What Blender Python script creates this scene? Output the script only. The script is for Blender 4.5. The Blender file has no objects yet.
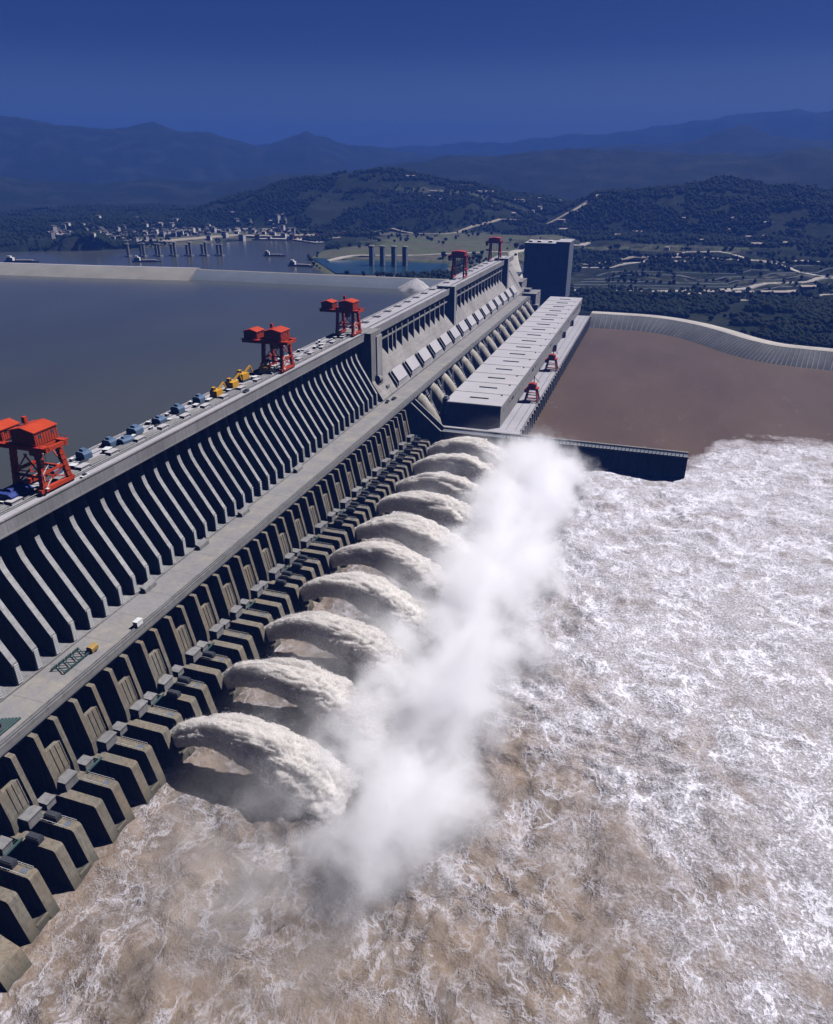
import bpy, bmesh, math, random
import numpy as np
from mathutils import Vector
random.seed(7); rng = np.random.default_rng(11)
R = math.radians
scene = bpy.context.scene
col = scene.collection

# ------------------------------------------------------------------ noise
def _h(ix, iy, iz, seed):
    n = (ix.astype(np.int64)*374761393 + iy.astype(np.int64)*668265263 + iz.astype(np.int64)*2147483647 + seed*1274126177) & 0xffffffff
    n = ((n ^ (n >> 13))*1274126177) & 0xffffffff
    n = ((n ^ (n >> 16))*2246822519) & 0xffffffff
    return ((n ^ (n >> 15)) & 0xffffff)/float(0xffffff)*2-1
def vnoise(x, y, z=None, seed=0):
    x = np.asarray(x, float); y = np.asarray(y, float)
    z = np.zeros_like(x) if z is None else np.asarray(z, float)
    x0 = np.floor(x); y0 = np.floor(y); z0 = np.floor(z)
    fx, fy, fz = x-x0, y-y0, z-z0
    fx = fx*fx*(3-2*fx); fy = fy*fy*(3-2*fy); fz = fz*fz*(3-2*fz)
    r = 0
    for dx in (0, 1):
        for dy in (0, 1):
            for dz in (0, 1):
                w = (fx if dx else 1-fx)*(fy if dy else 1-fy)*(fz if dz else 1-fz)
                r = r + w*_h(x0+dx, y0+dy, z0+dz, seed)
    return r
def fbm(x, y, z=None, octv=5, seed=0, ridged=False):
    s = 0; a = 1; t = 0; f = 1
    for o in range(octv):
        n = vnoise(np.asarray(x)*f+o*17.3, np.asarray(y)*f-o*9.1, None if z is None else np.asarray(z)*f, seed+o)
        if ridged: n = 1-2*np.abs(n)
        s = s+a*n; t += a; a *= .5; f *= 2.03
    return s/t
def sstep(a, b, x):
    t = np.clip((x-a)/(b-a), 0, 1); return t*t*(3-2*t)

# ------------------------------------------------------------------ materials
class NT:
    def __init__(s, name):
        s.m = bpy.data.materials.new(name); s.m.use_nodes = True
        s.t = s.m.node_tree; s.t.nodes.clear()
        s.out = s.t.nodes.new('ShaderNodeOutputMaterial')
    def n(s, typ, **kw):
        o = s.t.nodes.new(typ)
        for k, v in kw.items():
            if k == 'inp':
                for kk, vv in v.items(): o.inputs[kk].default_value = vv
            else: setattr(o, k, v)
        return o
    def l(s, a, b): s.t.links.new(a, b)
    def pos(s):
        return s.n('ShaderNodeNewGeometry').outputs['Position']
    def mapped(s, sc, src=None, loc=(0,0,0)):
        m = s.n('ShaderNodeMapping'); m.inputs['Scale'].default_value = sc; m.inputs['Location'].default_value = loc
        s.l(src or s.pos(), m.inputs['Vector']); return m.outputs[0]
    def noise(s, vec, scale=1, detail=4, rough=.55, dist=0, typ=None):
        o = s.n('ShaderNodeTexNoise')
        if typ: o.noise_type = typ
        o.inputs['Scale'].default_value = scale; o.inputs['Detail'].default_value = detail
        o.inputs['Roughness'].default_value = rough; o.inputs['Distortion'].default_value = dist
        s.l(vec, o.inputs['Vector']); return o.outputs[0]
    def ramp(s, fac, stops, interp='LINEAR'):
        o = s.n('ShaderNodeValToRGB'); cr = o.color_ramp; cr.interpolation = interp
        while len(cr.elements) < len(stops): cr.elements.new(.5)
        for e, (p, c) in zip(cr.elements, stops):
            e.position = p; e.color = (c, c, c, 1) if isinstance(c, (int, float)) else (*c, 1)
        s.l(fac, o.inputs[0]); return o.outputs[0]
    def mix(s, fac, a, b, bt='MIX'):
        o = s.n('ShaderNodeMix', data_type='RGBA', blend_type=bt)
        for sock, v in ((o.inputs[0], fac), (o.inputs[6], a), (o.inputs[7], b)):
            if isinstance(v, (int, float)): sock.default_value = v
            elif isinstance(v, tuple): sock.default_value = (*v, 1)
            else: s.l(v, sock)
        return o.outputs[2]
    def math(s, op, a, b=0.0, c=None, clamp=False):
        o = s.n('ShaderNodeMath', operation=op, use_clamp=clamp)
        for i, v in enumerate((a, b) + ((c,) if c is not None else ())):
            if isinstance(v, (int, float)): o.inputs[i].default_value = v
            else: s.l(v, o.inputs[i])
        return o.outputs[0]
    def sep(s, v):
        o = s.n('ShaderNodeSeparateXYZ'); s.l(v, o.inputs[0]); return o.outputs
    def bsdf(s, color, rough=.8, bump=None, bstr=.3, bdist=.3, metal=0, spec=None, ior=None):
        p = s.n('ShaderNodeBsdfPrincipled')
        if isinstance(color, tuple): p.inputs['Base Color'].default_value = (*color, 1)
        else: s.l(color, p.inputs['Base Color'])
        if isinstance(rough, (int, float)): p.inputs['Roughness'].default_value = rough
        else: s.l(rough, p.inputs['Roughness'])
        p.inputs['Metallic'].default_value = metal
        if spec is not None: p.inputs['Specular IOR Level'].default_value = spec
        if ior: p.inputs['IOR'].default_value = ior
        if bump is not None:
            b = s.n('ShaderNodeBump'); b.inputs['Strength'].default_value = bstr; b.inputs['Distance'].default_value = bdist
            s.l(bump, b.inputs['Height']); s.l(b.outputs[0], p.inputs['Normal'])
        s.l(p.outputs[0], s.out.inputs['Surface']); return p

def concrete(name, c, dark=.6, streak=.5, lifts=3.0, joint_y=None, warm=None, liftstr=.16, wet=False):
    c = tuple(v*.84 for v in c); warm = warm and tuple(v*.84 for v in warm)
    t = NT(name); P = t.pos()
    big = t.noise(t.mapped((.03,.03,.03)), 1, 5, .6)
    st = t.noise(t.mapped((.5,.5,.045)), 1, 4, .6)
    fine = t.noise(t.mapped((1.2,1.2,1.2)), 1, 4, .7)
    cd = tuple(v*dark for v in c)
    base = t.mix(t.ramp(big, [(.3,0),(.7,1)]), cd, c)
    if warm: base = t.mix(t.ramp(t.noise(t.mapped((.11,.11,.05), loc=(5,3,1)), 1, 4, .6), [(.42,0),(.68,1)]), base, warm)
    base = t.mix(t.ramp(st, [(.45,0),(.75,streak)]), base, tuple(v*.38 for v in c))
    base = t.mix(t.ramp(fine, [(.35,.22),(.6,0)]), base, tuple(v*.45 for v in c))
    z = t.sep(P)
    fr = t.math('FRACT', t.math('DIVIDE', z[2], lifts))
    ln = t.math('LESS_THAN', fr, .09)
    base = t.mix(t.math('MULTIPLY', ln, liftstr), base, tuple(v*.3 for v in c))
    if wet:
        wz = t.math('ADD', z[2], t.math('MULTIPLY', t.math('SUBTRACT', st, .5), 9))
        base = t.mix(t.ramp(t.math('DIVIDE', t.math('SUBTRACT', 7.5, wz), 7), [(0,0),(1,.8)]), base, (.045,.048,.036))
        base = t.mix(t.ramp(t.noise(t.mapped((.9,.9,.06), None, (3,8,0)), 1, 5, .7), [(.50,0),(.62,.6)]), base, (.09,.08,.065))
    if joint_y:
        fj = t.math('LESS_THAN', t.math('FRACT', t.math('DIVIDE', z[1], joint_y)), .5/joint_y)
        base = t.mix(t.math('MULTIPLY', fj, .35), base, tuple(v*.3 for v in c))
    t.bsdf(base, .88, fine, .25, .25, spec=.2); return t.m

def paint(name, c, rough=.5, metal=0, wear=.35):
    t = NT(name)
    n = t.noise(t.mapped((.9,.9,.35)), 1, 5, .65)
    base = t.mix(t.ramp(n, [(.45,0),(.75,wear)]), c, tuple(v*.35 for v in c))
    n2 = t.noise(t.mapped((.15,.15,.15)), 1, 3)
    base = t.mix(t.ramp(n2, [(.35,.25),(.6,0)]), base, tuple(min(1,v*1.3+.02) for v in c))
    t.bsdf(base, rough, n, .15, .1, metal, spec=.3); return t.m

M = {}
M['deck'] = concrete('road concrete', (.45,.44,.49), .82, .12, 1000, 21.2, liftstr=0)
M['conc'] = concrete('grey concrete', (.31,.31,.32), .6, .75, 3.0)
M['fin'] = concrete('pier concrete', (.43,.435,.455), .72, .7, 3.0, liftstr=.35)
M['face'] = concrete('pale dam concrete', (.42,.40,.395), .55, .7, 4.5, 19.9, liftstr=.3)
M['warm'] = concrete('stained outlet concrete', (.27,.25,.21), .62, .6, 3.0, warm=(.25,.20,.145), liftstr=.4, wet=True)
M['roof'] = concrete('roof concrete', (.50,.49,.53), .88, .1, 1000, 40.2, liftstr=0)
M['phwall'] = concrete('powerhouse wall', (.34,.33,.33), .85, .2, 1000, 20.1, liftstr=0)
M['parapet'] = concrete('parapet concrete', (.36,.355,.385), .55, .45, 1000, 10.6, warm=(.25,.25,.26), liftstr=0)
M['trestle'] = concrete('trestle road concrete', (.29,.285,.30), .78, .25, 1000, 21.2, warm=(.33,.31,.28), liftstr=0)
M['dike'] = concrete('dike facing', (.34,.33,.30), .75, .2, 1000, 60)
M['revet'] = concrete('revetment slabs', (.17,.18,.19), .6, .5, 1000, 9)
M['red'] = paint('red crane paint', (.40,.042,.010), .5)
M['reddark'] = paint('dull red paint', (.42,.03,.02), .5)
M['yellow'] = paint('yellow machine paint', (.55,.29,.02), .5)
M['blue'] = paint('blue grey tarpaulin', (.07,.12,.21), .7)
M['white'] = paint('white paint', (.68,.68,.70), .6, 0, .12)
M['steel'] = paint('dark steel', (.05,.055,.065), .5)
M['green'] = paint('green pipe paint', (.03,.065,.065), .6)
M['rail'] = paint('pale railing', (.55,.57,.6), .5)
M['tarblue'] = paint('deep blue tarpaulin', (.02,.04,.20), .7)
M['glass'] = NT('dark window glass'); M['glass'].bsdf((.02,.03,.05), .15); M['glass'] = M['glass'].m
M['dark'] = paint('dark steel cover', (.035,.04,.05), .6)
M['house'] = paint('white house wall', (.72,.70,.68), .8, 0, .3)
M['tile'] = paint('house roof', (.32,.27,.25), .8)
M['hull'] = paint('ship hull', (.08,.12,.2), .5)
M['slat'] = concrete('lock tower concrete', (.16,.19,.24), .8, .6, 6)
M['sign'] = paint('red sign', (.7,.04,.04), .6)
M['dirtroad'] = concrete('pale dirt road', (.50,.47,.44), .7, .1, 1000, liftstr=0)
M['quarry'] = concrete('bare quarry ground', (.42,.37,.31), .7, .1, 1000, liftstr=0)

# penstock
t = NT('penstock concrete')
n = t.noise(t.mapped((.3,.3,.06)), 1, 5, .6)
t.bsdf(t.mix(t.ramp(n, [(.35,0),(.7,1)]), (.24,.22,.185), (.42,.40,.36)), .8, n, .3, .3); M['pen'] = t.m

# foam water of the river
def river_mat():
    t = NT('river water with foam'); P = t.pos(); xyz = t.sep(P)
    wn = t.n('ShaderNodeTexNoise'); wn.inputs['Scale'].default_value = .04; wn.inputs['Detail'].default_value = 2.2
    t.l(P, wn.inputs['Vector'])
    add = t.n('ShaderNodeVectorMath', operation='MULTIPLY_ADD')
    t.l(wn.outputs['Color'], add.inputs[0]); add.inputs[1].default_value = (13,13,0); t.l(P, add.inputs[2])
    W = add.outputs[0]
    def ridge(vec, scale, lo, hi, detail=6, rough=.6):
        q = t.noise(vec, scale, detail, rough)
        a = t.math('ABSOLUTE', t.math('SUBTRACT', q, .5))
        return t.ramp(a, [(lo, 1), (hi, 0)])
    m2 = t.mapped((1, .8, 1), W)
    r1 = ridge(m2, .05, .0, .034, 7, .62)
    r2 = ridge(W, .15, .0, .045, 6, .62)
    W2 = t.n('ShaderNodeVectorMath', operation='MULTIPLY_ADD'); wn2 = t.n('ShaderNodeTexNoise'); wn2.inputs['Scale'].default_value = .3; wn2.inputs['Detail'].default_value = 3
    t.l(P, wn2.inputs['Vector']); t.l(wn2.outputs['Color'], W2.inputs[0]); W2.inputs[1].default_value = (2.0,2.0,0); t.l(W, W2.inputs[2])
    def web(scale, hi, loc):
        v = t.n('ShaderNodeTexVoronoi', feature='DISTANCE_TO_EDGE'); v.inputs['Scale'].default_value = scale
        t.l(t.mapped((1,1,0), W2.outputs[0], loc), v.inputs['Vector']); return t.ramp(v.outputs['Distance'], [(0,1),(hi,0)])
    gate = t.ramp(t.noise(P, .06, 4, .6), [(.38,0),(.6,1)])
    r3 = t.math('MULTIPLY', web(.13, .11, (40,20,0)), t.math('MULTIPLY_ADD', gate, .75, .25))
    r4 = t.math('MULTIPLY', web(.42, .17, (10,70,0)), t.math('MULTIPLY_ADD', gate, -.5, 1.0))
    patch = t.noise(t.mapped((1,1,1), W, (7,3,0)), .022, 6, .62)
    # whiter far from the dam and downstream
    gx = t.math('MULTIPLY_ADD', xyz[0], .0020, .0)
    gy = t.math('MULTIPLY_ADD', xyz[1], .0016, -.40)
    near = t.math('MULTIPLY', t.math('SUBTRACT', 1.0, t.math('DIVIDE', t.math('ABSOLUTE', t.math('ADD', xyz[0], 92)), 75), clamp=True), .16)
    up = t.math('MULTIPLY', t.math('GREATER_THAN', xyz[1], 150), near)
    g = t.math('ADD', t.math('ADD', gx, gy), up)
    pm = t.ramp(t.math('ADD', patch, g), [(.36, 0), (.50, .42), (.64, 1)])
    mott = t.ramp(t.noise(P, .8, 6, .72), [(.42, 0), (.58, 1)])
    brk = t.ramp(t.noise(P, .11, 6, .65), [(.42,0),(.58,1)])
    brk2 = t.ramp(t.noise(t.mapped((1,1,1), None, (31,7,0)), .035, 5, .6), [(.40,.15),(.60,1)])
    fil = t.math('MAXIMUM', t.math('MULTIPLY', r1, .95), t.math('MULTIPLY', t.math('MAXIMUM', t.math('MULTIPLY', r2, .85), t.math('MULTIPLY', r3, .75)), t.math('MULTIPLY_ADD', brk, .8, .2)))
    fil = t.math('MAXIMUM', fil, t.math('MULTIPLY', t.math('MULTIPLY', r4, brk), .5))
    fil = t.math('MULTIPLY', fil, brk2)
    body = t.math('MULTIPLY', pm, t.math('MULTIPLY_ADD', mott, .60, .12))
    body = t.math('ADD', body, t.math('MULTIPLY', t.math('POWER', pm, 2.0), .20))
    holes = t.ramp(t.noise(t.mapped((.8,1.2,1), W, (11,5,0)), .05, 7, .62), [(.36,0),(.50,1)])
    body = t.math('MULTIPLY', body, t.math('MULTIPLY_ADD', holes, .6, .4))
    foam = t.math('ADD', t.math('MULTIPLY', fil, t.math('MULTIPLY_ADD', pm, .25, .72)), body, clamp=True)
    # turbulent area / calm tailrace boundary
    wob = t.math('MULTIPLY', t.math('SUBTRACT', t.noise(P, .025, 8, .72), .5), 150)
    dx_ = t.math('MAXIMUM', t.math('SUBTRACT', xyz[0], 41), 0)
    lim = t.math('ADD', t.math('MINIMUM', t.math('MULTIPLY_ADD', dx_, 2.2, 655), t.math('MULTIPLY_ADD', dx_, .3, 722)), wob)
    inwall = t.math('MULTIPLY', t.math('LESS_THAN', xyz[0], 41), t.math('GREATER_THAN', xyz[1], 626))
    fr = t.n('ShaderNodeMapRange'); t.l(t.math('SUBTRACT', lim, xyz[1]), fr.inputs[0])
    fr.inputs[1].default_value = -14; fr.inputs[2].default_value = 26
    turb = t.math('MULTIPLY', fr.outputs[0], t.math('SUBTRACT', 1, inwall))
    # thin foam line drifting across the calm water
    calmline = t.math('MULTIPLY', ridge(t.mapped((1,.35,1), W, (3,9,0)), .012, 0, .006, 3), t.ramp(t.noise(P, .3, 4), [(.56,0),(.68,.3)]))
    f2 = t.math('MULTIPLY', foam, turb)
    f2 = t.math('ADD', f2, calmline, clamp=True)
    mud = t.mix(t.ramp(t.noise(W, .05, 5, .6), [(.3,0),(.7,1)]), (.095,.073,.056), (.25,.19,.145))
    calm = t.mix(t.ramp(t.noise(t.mapped((1,.4,1)), .01, 5, .6), [(.3,0),(.7,1)]), (.078,.052,.034), (.108,.074,.050))
    water = t.mix(turb, calm, mud)
    c = t.mix(f2, water, (.74,.735,.84))
    rough = t.math('MULTIPLY_ADD', f2, .35, .38)
    bh = t.math('ADD', t.math('MULTIPLY', foam, .5), t.math('ADD', t.noise(W, .16, 8, .62), t.math('MULTIPLY', t.noise(P, 1.2, 5, .65), .35)))
    bh = t.math('MULTIPLY', bh, t.math('MULTIPLY_ADD', turb, .95, .05))
    t.bsdf(c, rough, bh, .8, 2.0, spec=.3); return t.m
M['river'] = river_mat()
def lake_mat():
    t = NT('murky reservoir water')
    n = t.noise(t.mapped((.004,.002,1)), 1, 5, .6)
    r = t.noise(t.mapped((.25,.4,1)), 1, 5, .6)
    c = t.mix(t.ramp(n, [(.3,0),(.7,1)]), (.040,.046,.043), (.060,.065,.057))
    t.bsdf(c, .22, r, .12, .3, spec=.5); return t.m
M['lake'] = lake_mat()
t = NT('teal pond water'); t.bsdf((.014,.045,.065), .2, t.noise(t.mapped((.2,.4,1)),1,4), .1, .3); M['pond'] = t.m
def jet_mat():
    t = NT('jet water'); U = t.n('ShaderNodeUVMap').outputs[0]
    s1 = t.noise(t.mapped((5,10,1), U), 3, 8, .72, .4)
    s2 = t.noise(t.mapped((.5,.5,.5)), 1, 6, .7, .5)
    s3 = t.noise(t.mapped((1.6,1.6,1.6)), 1, 5, .75)
    m = t.math('ADD', t.math('MULTIPLY', s1, .45), t.math('ADD', t.math('MULTIPLY', s2, .35), t.math('MULTIPLY', s3, .2)))
    c = t.mix(t.ramp(m, [(.38,0),(.46,.6),(.55,1)]), (.40,.33,.27), (.90,.88,.88))
    bh = t.math('ADD', t.math('MULTIPLY', s1, 1.3), t.math('ADD', t.math('MULTIPLY', s2, .45), t.math('MULTIPLY', s3, .35)))
    p_ = t.bsdf(c, .8, bh, .7, .8, spec=.1)
    tl = t.n('ShaderNodeBsdfTranslucent'); t.l(t.mix(.6, c, (.62,.52,.44)), tl.inputs['Color'])
    tp = t.n('ShaderNodeBsdfTransparent'); m1 = t.n('ShaderNodeMixShader'); m2 = t.n('ShaderNodeMixShader')
    m1.inputs[0].default_value = .34; t.l(p_.outputs[0], m1.inputs[1]); t.l(tl.outputs[0], m1.inputs[2])
    u_ = t.sep(U)[0]
    fr_ = t.math('MULTIPLY_ADD', t.ramp(m, [(.40,1),(.56,0)]), .55, .36)
    fr_ = t.math('ADD', fr_, t.ramp(t.math('DIVIDE', u_, 4.5), [(.55,0),(1,.45)]), clamp=True)
    t.l(fr_, m2.inputs[0]); t.l(m1.outputs[0], m2.inputs[1]); t.l(tp.outputs[0], m2.inputs[2])
    t.l(m2.outputs[0], t.out.inputs['Surface'])
    vo = t.n('ShaderNodeVolumePrincipled'); vo.inputs['Color'].default_value = (1,.993,.985,1); vo.inputs['Density'].default_value = 1.3
    t.l(vo.outputs[0], t.out.inputs['Volume']); return t.m
M['jet'] = jet_mat()
t = NT('flying drops'); t.bsdf((.72,.71,.75), .6); M['drops'] = t.m
def terrain_mat():
    t = NT('hillside ground'); P = t.pos()
    a = t.n('ShaderNodeAttribute', attribute_name='bare').outputs['Fac']
    n1 = t.noise(t.mapped((.006,.006,.006)), 1, 8, .65)
    n2 = t.noise(t.mapped((.05,.05,.05)), 1, 6, .7)
    veg = t.mix(t.ramp(n2, [(.35,0),(.65,1)]), (.004,.008,.004), (.012,.019,.009))
    veg = t.mix(t.ramp(n1, [(.5,0),(.62,.8)]), veg, (.022,.026,.017))
    bare = t.mix(t.ramp(n2, [(.3,0),(.7,1)]), (.055,.052,.044), (.115,.106,.09))
    bare = t.mix(t.ramp(t.noise(t.mapped((.012,.03,.05)), 1, 6, .6), [(.45,0),(.55,.8)]), bare, (.07,.09,.04))
    f = t.math('ADD', a, t.math('MULTIPLY', t.math('SUBTRACT', n2, .5), .8), clamp=True)
    f = t.ramp(f, [(.4,0),(.6,1)])
    c = t.mix(f, veg, bare)
    t.bsdf(c, .95, n2, .8, 6, spec=.1); return t.m
M['terrain'] = terrain_mat()
def leaf_mat(nm, a, b):
    t = NT(nm); n = t.noise(t.mapped((.07,.07,.07)), 1, 6, .75)
    t.bsdf(t.mix(t.ramp(n, [(.38,0),(.6,1)]), a, b), .9, spec=.1); return t.m
M['leaf'] = leaf_mat('tree leaves', (.005,.010,.005), (.013,.021,.010))

# ------------------------------------------------------------------ mesh builder
class MB:
    def __init__(s): s.v = []; s.f = []
    def add(s, vs, fs):
        o = len(s.v); s.v += [tuple(map(float, p)) for p in vs]; s.f += [tuple(i+o for i in f) for f in fs]; return s
    def box(s, x0, x1, y0, y1, z0, z1):
        return s.add([(x0,y0,z0),(x1,y0,z0),(x1,y1,z0),(x0,y1,z0),(x0,y0,z1),(x1,y0,z1),(x1,y1,z1),(x0,y1,z1)],
              [(0,3,2,1),(4,5,6,7),(0,1,5,4),(1,2,6,5),(2,3,7,6),(3,0,4,7)])
    def prism(s, prof, y0, y1):          # profile in XZ, swept along Y
        n = len(prof)
        return s.add([(x,y0,z) for x,z in prof]+[(x,y1,z) for x,z in prof],
              [tuple(range(n)), tuple(range(2*n-1, n-1, -1))]+[(i,(i+1)%n,n+(i+1)%n,n+i) for i in range(n)])
    def slab(s, pts, z0, z1):            # polygon in XY, z0..z1 numbers
        n = len(pts)
        return s.add([(x,y,z0) for x,y in pts]+[(x,y,z1) for x,y in pts],
              [tuple(range(n-1,-1,-1)), tuple(range(n,2*n))]+[(i,(i+1)%n,n+(i+1)%n,n+i) for i in range(n)])
    def beam(s, a, b, w, h=None):
        a = Vector(a); b = Vector(b); d = (b-a).normalized(); h = h or w
        u = d.cross(Vector((0,0,1)))
        if u.length < .01: u = Vector((1,0,0))
        u.normalize(); v = u.cross(d).normalized()
        vs = []
        for p in (a, b):
            for su, sv in ((-1,-1),(1,-1),(1,1),(-1,1)): vs.append(p+u*su*w/2+v*sv*h/2)
        return s.add(vs, [(0,3,2,1),(4,5,6,7),(0,1,5,4),(1,2,6,5),(2,3,7,6),(3,0,4,7)])
    def tube(s, pts, r, n=12, caps=True):
        rs = r if isinstance(r, (list, tuple)) else [r]*len(pts)
        o = []; fs = []
        for k, p in enumerate(pts):
            p = Vector(p); a = Vector(pts[max(0,k-1)]); b = Vector(pts[min(len(pts)-1,k+1)])
            d = (b-a).normalized(); u = d.cross(Vector((0,1,0)))
            if u.length < .05: u = d.cross(Vector((1,0,0)))
            u.normalize(); v = d.cross(u)
            for i in range(n):
                an = 2*math.pi*i/n; o.append(p+u*math.cos(an)*rs[k]+v*math.sin(an)*rs[k])
        for k in range(len(pts)-1):
            for i in range(n):
                fs.append((k*n+i, k*n+(i+1)%n, (k+1)*n+(i+1)%n, (k+1)*n+i))
        if caps: fs += [tuple(range(n-1,-1,-1)), tuple(range((len(pts)-1)*n, len(pts)*n))]
        return s.add(o, fs)
    def build(s, name, mat, parent=None, smooth=False, loc=None):
        me = bpy.data.meshes.new(name); me.from_pydata(s.v, [], s.f)
        bm = bmesh.new(); bm.from_mesh(me); bmesh.ops.recalc_face_normals(bm, faces=bm.faces); bm.to_mesh(me); bm.free()
        if smooth: me.polygons.foreach_set('use_smooth', [True]*len(me.polygons))
        me.materials.append(M[mat] if isinstance(mat, str) else mat)
        o = bpy.data.objects.new(name, me); col.objects.link(o)
        if parent: o.parent = parent
        if loc: o.location = loc
        return o
def tag(o, label=None, cat=None, group=None, kind=None):
    if label: o['label'] = label
    if cat: o['category'] = cat
    if group: o['group'] = group
    if kind: o['kind'] = kind
    return o
def empty(name, loc, label, cat, group=None, rz=0):
    o = bpy.data.objects.new(name, None); col.objects.link(o); o.location = loc; o.rotation_euler = (0,0,rz)
    o.empty_display_size = 2
    return tag(o, label, cat, group)
def kids(o): return [c for c in bpy.data.objects if c.parent == o]
def copy_tree(o, parent=None):
    c = o.copy(); col.objects.link(c)
    if parent: c.parent = parent
    for ch in kids(o): copy_tree(ch, c)
    return c
def copy_part(o, parent, loc):
    c = o.copy(); col.objects.link(c); c.parent = parent; c.location = loc; return c
def gridmesh(name, X, Y, Z, mat, kind=None, uv=None, wrap=False, smooth=True, attr=None, close=False):
    ny, nx = X.shape
    v = np.stack([X, Y, Z], -1).reshape(-1, 3)
    idx = np.arange(ny*nx).reshape(ny, nx)
    if wrap: idx = np.concatenate([idx, idx[:, :1]], 1)
    f = np.stack([idx[:-1,:-1], idx[:-1,1:], idx[1:,1:], idx[1:,:-1]], -1).reshape(-1, 4)
    if close:   # strips of quads across both ends
        for row, rev in ((idx[0,:-1], False), (idx[-1,:-1], True)):
            h_ = len(row)//2
            q4 = np.array([(row[i], row[(i+1)], row[-(i+2)], row[-(i+1)]) for i in range(h_-1)])
            f = np.concatenate([f, q4[:, ::-1] if rev else q4])
    me = bpy.data.meshes.new(name)
    me.vertices.add(len(v)); me.vertices.foreach_set('co', v.astype(np.float32).ravel())
    me.loops.add(f.size); me.loops.foreach_set('vertex_index', f.ravel().astype(np.int32))
    me.polygons.add(len(f)); me.polygons.foreach_set('loop_start', (np.arange(len(f))*4).astype(np.int32))
    me.update(calc_edges=True)
    if smooth: me.polygons.foreach_set('use_smooth', np.ones(len(f), bool))
    if uv is not None:
        l = me.uv_layers.new(name='UVMap'); l.data.foreach_set('uv', uv.reshape(-1,2)[f.ravel() % len(v)].astype(np.float32).ravel())
    if attr is not None:
        a = me.attributes.new('bare', 'FLOAT', 'POINT'); a.data.foreach_set('value', attr.astype(np.float32).ravel())
    me.materials.append(M[mat] if isinstance(mat, str) else mat)
    me.validate()
    o = bpy.data.objects.new(name, me); col.objects.link(o)
    if kind: o['kind'] = kind
    return o

# ------------------------------------------------------------------ camera, light, sky
TH, PSI = R(25.4077), R(18.1629)
cam = bpy.data.cameras.new('camera'); co = bpy.data.objects.new('camera', cam); col.objects.link(co)
co.location = (0, 0, 243); co.rotation_euler = (math.pi/2-TH, 0, PSI)
cam.sensor_fit = 'VERTICAL'; cam.sensor_height = 24; cam.lens = 24*720/1024.0
cam.clip_start = 1; cam.clip_end = 60000
scene.camera = co
sd = Vector((.50, .45, 1.0)).normalized()
el = math.asin(sd.z); az = math.atan2(sd.x, sd.y)
sl = bpy.data.lights.new('sun', 'SUN'); sl.energy = 5.0; sl.angle = R(.53); sl.color = (1, .955, .93)
so = bpy.data.objects.new('sun', sl); col.objects.link(so); so.rotation_euler = sd.to_track_quat('Z', 'Y').to_euler(); so.location = (300, 300, 900)
w = bpy.data.worlds.new('World'); scene.world = w; w.use_nodes = True
nt = w.node_tree; nt.nodes.clear()
sky = nt.nodes.new('ShaderNodeTexSky'); sky.sky_type = 'NISHITA'; sky.sun_disc = False
sky.sun_elevation = el; sky.sun_rotation = az; sky.altitude = 100; sky.air_density = 1.0; sky.dust_density = 2.2; sky.ozone_density = 3
tint = nt.nodes.new('ShaderNodeMix'); tint.data_type = 'RGBA'; tint.blend_type = 'MULTIPLY'; tint.inputs[0].default_value = 1
tcw = nt.nodes.new('ShaderNodeTexCoord'); sxw = nt.nodes.new('ShaderNodeSeparateXYZ'); rpw = nt.nodes.new('ShaderNodeValToRGB')
nt.links.new(tcw.outputs['Generated'], sxw.inputs[0]); nt.links.new(sxw.outputs[2], rpw.inputs[0])
rpw.color_ramp.elements.new(.13)
rpw.color_ramp.elements[0].position = .0; rpw.color_ramp.elements[0].color = (.62,.72,.95,1)
rpw.color_ramp.elements[1].color = (.10,.145,.37,1); rpw.color_ramp.elements[2].position = .34; rpw.color_ramp.elements[2].color = (.005,.009,.085,1)
nt.links.new(rpw.outputs[0], tint.inputs[7])
bg = nt.nodes.new('ShaderNodeBackground'); bg.inputs[1].default_value = .055
ow = nt.nodes.new('ShaderNodeOutputWorld')
nt.links.new(sky.outputs[0], tint.inputs[6]); nt.links.new(tint.outputs[2], bg.inputs[0]); nt.links.new(bg.outputs[0], ow.inputs[0])
scene.view_settings.view_transform = 'Standard'; scene.view_settings.look = 'None'
scene.view_settings.gamma = 1; scene.view_settings.exposure = .58
scene.render.engine = 'CYCLES'
cy = scene.cycles; cy.use_denoising = True; cy.max_bounces = 14; cy.diffuse_bounces = 0; cy.glossy_bounces = 2
cy.transparent_max_bounces = 8; cy.volume_bounces = 12; cy.use_adaptive_sampling = True; cy.adaptive_threshold = .02
cy.volume_step_rate = 1.0; cy.volume_max_steps = 256

# ------------------------------------------------------------------ haze
hz = MB().box(-13000, 13000, -1500, 14500, -31, 960).build('haze', 'conc'); tag(hz, kind='stuff')
t = NT('haze air'); pv = t.n('ShaderNodeVolumePrincipled')
pv.inputs['Color'].default_value = (.052,.138,.52,1); pv.inputs['Density'].default_value = 1.4e-4
pv.inputs['Anisotropy'].default_value = 0.0
t.l(pv.outputs[0], t.out.inputs['Volume']); hz.data.materials.clear(); hz.data.materials.append(t.m)

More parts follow.
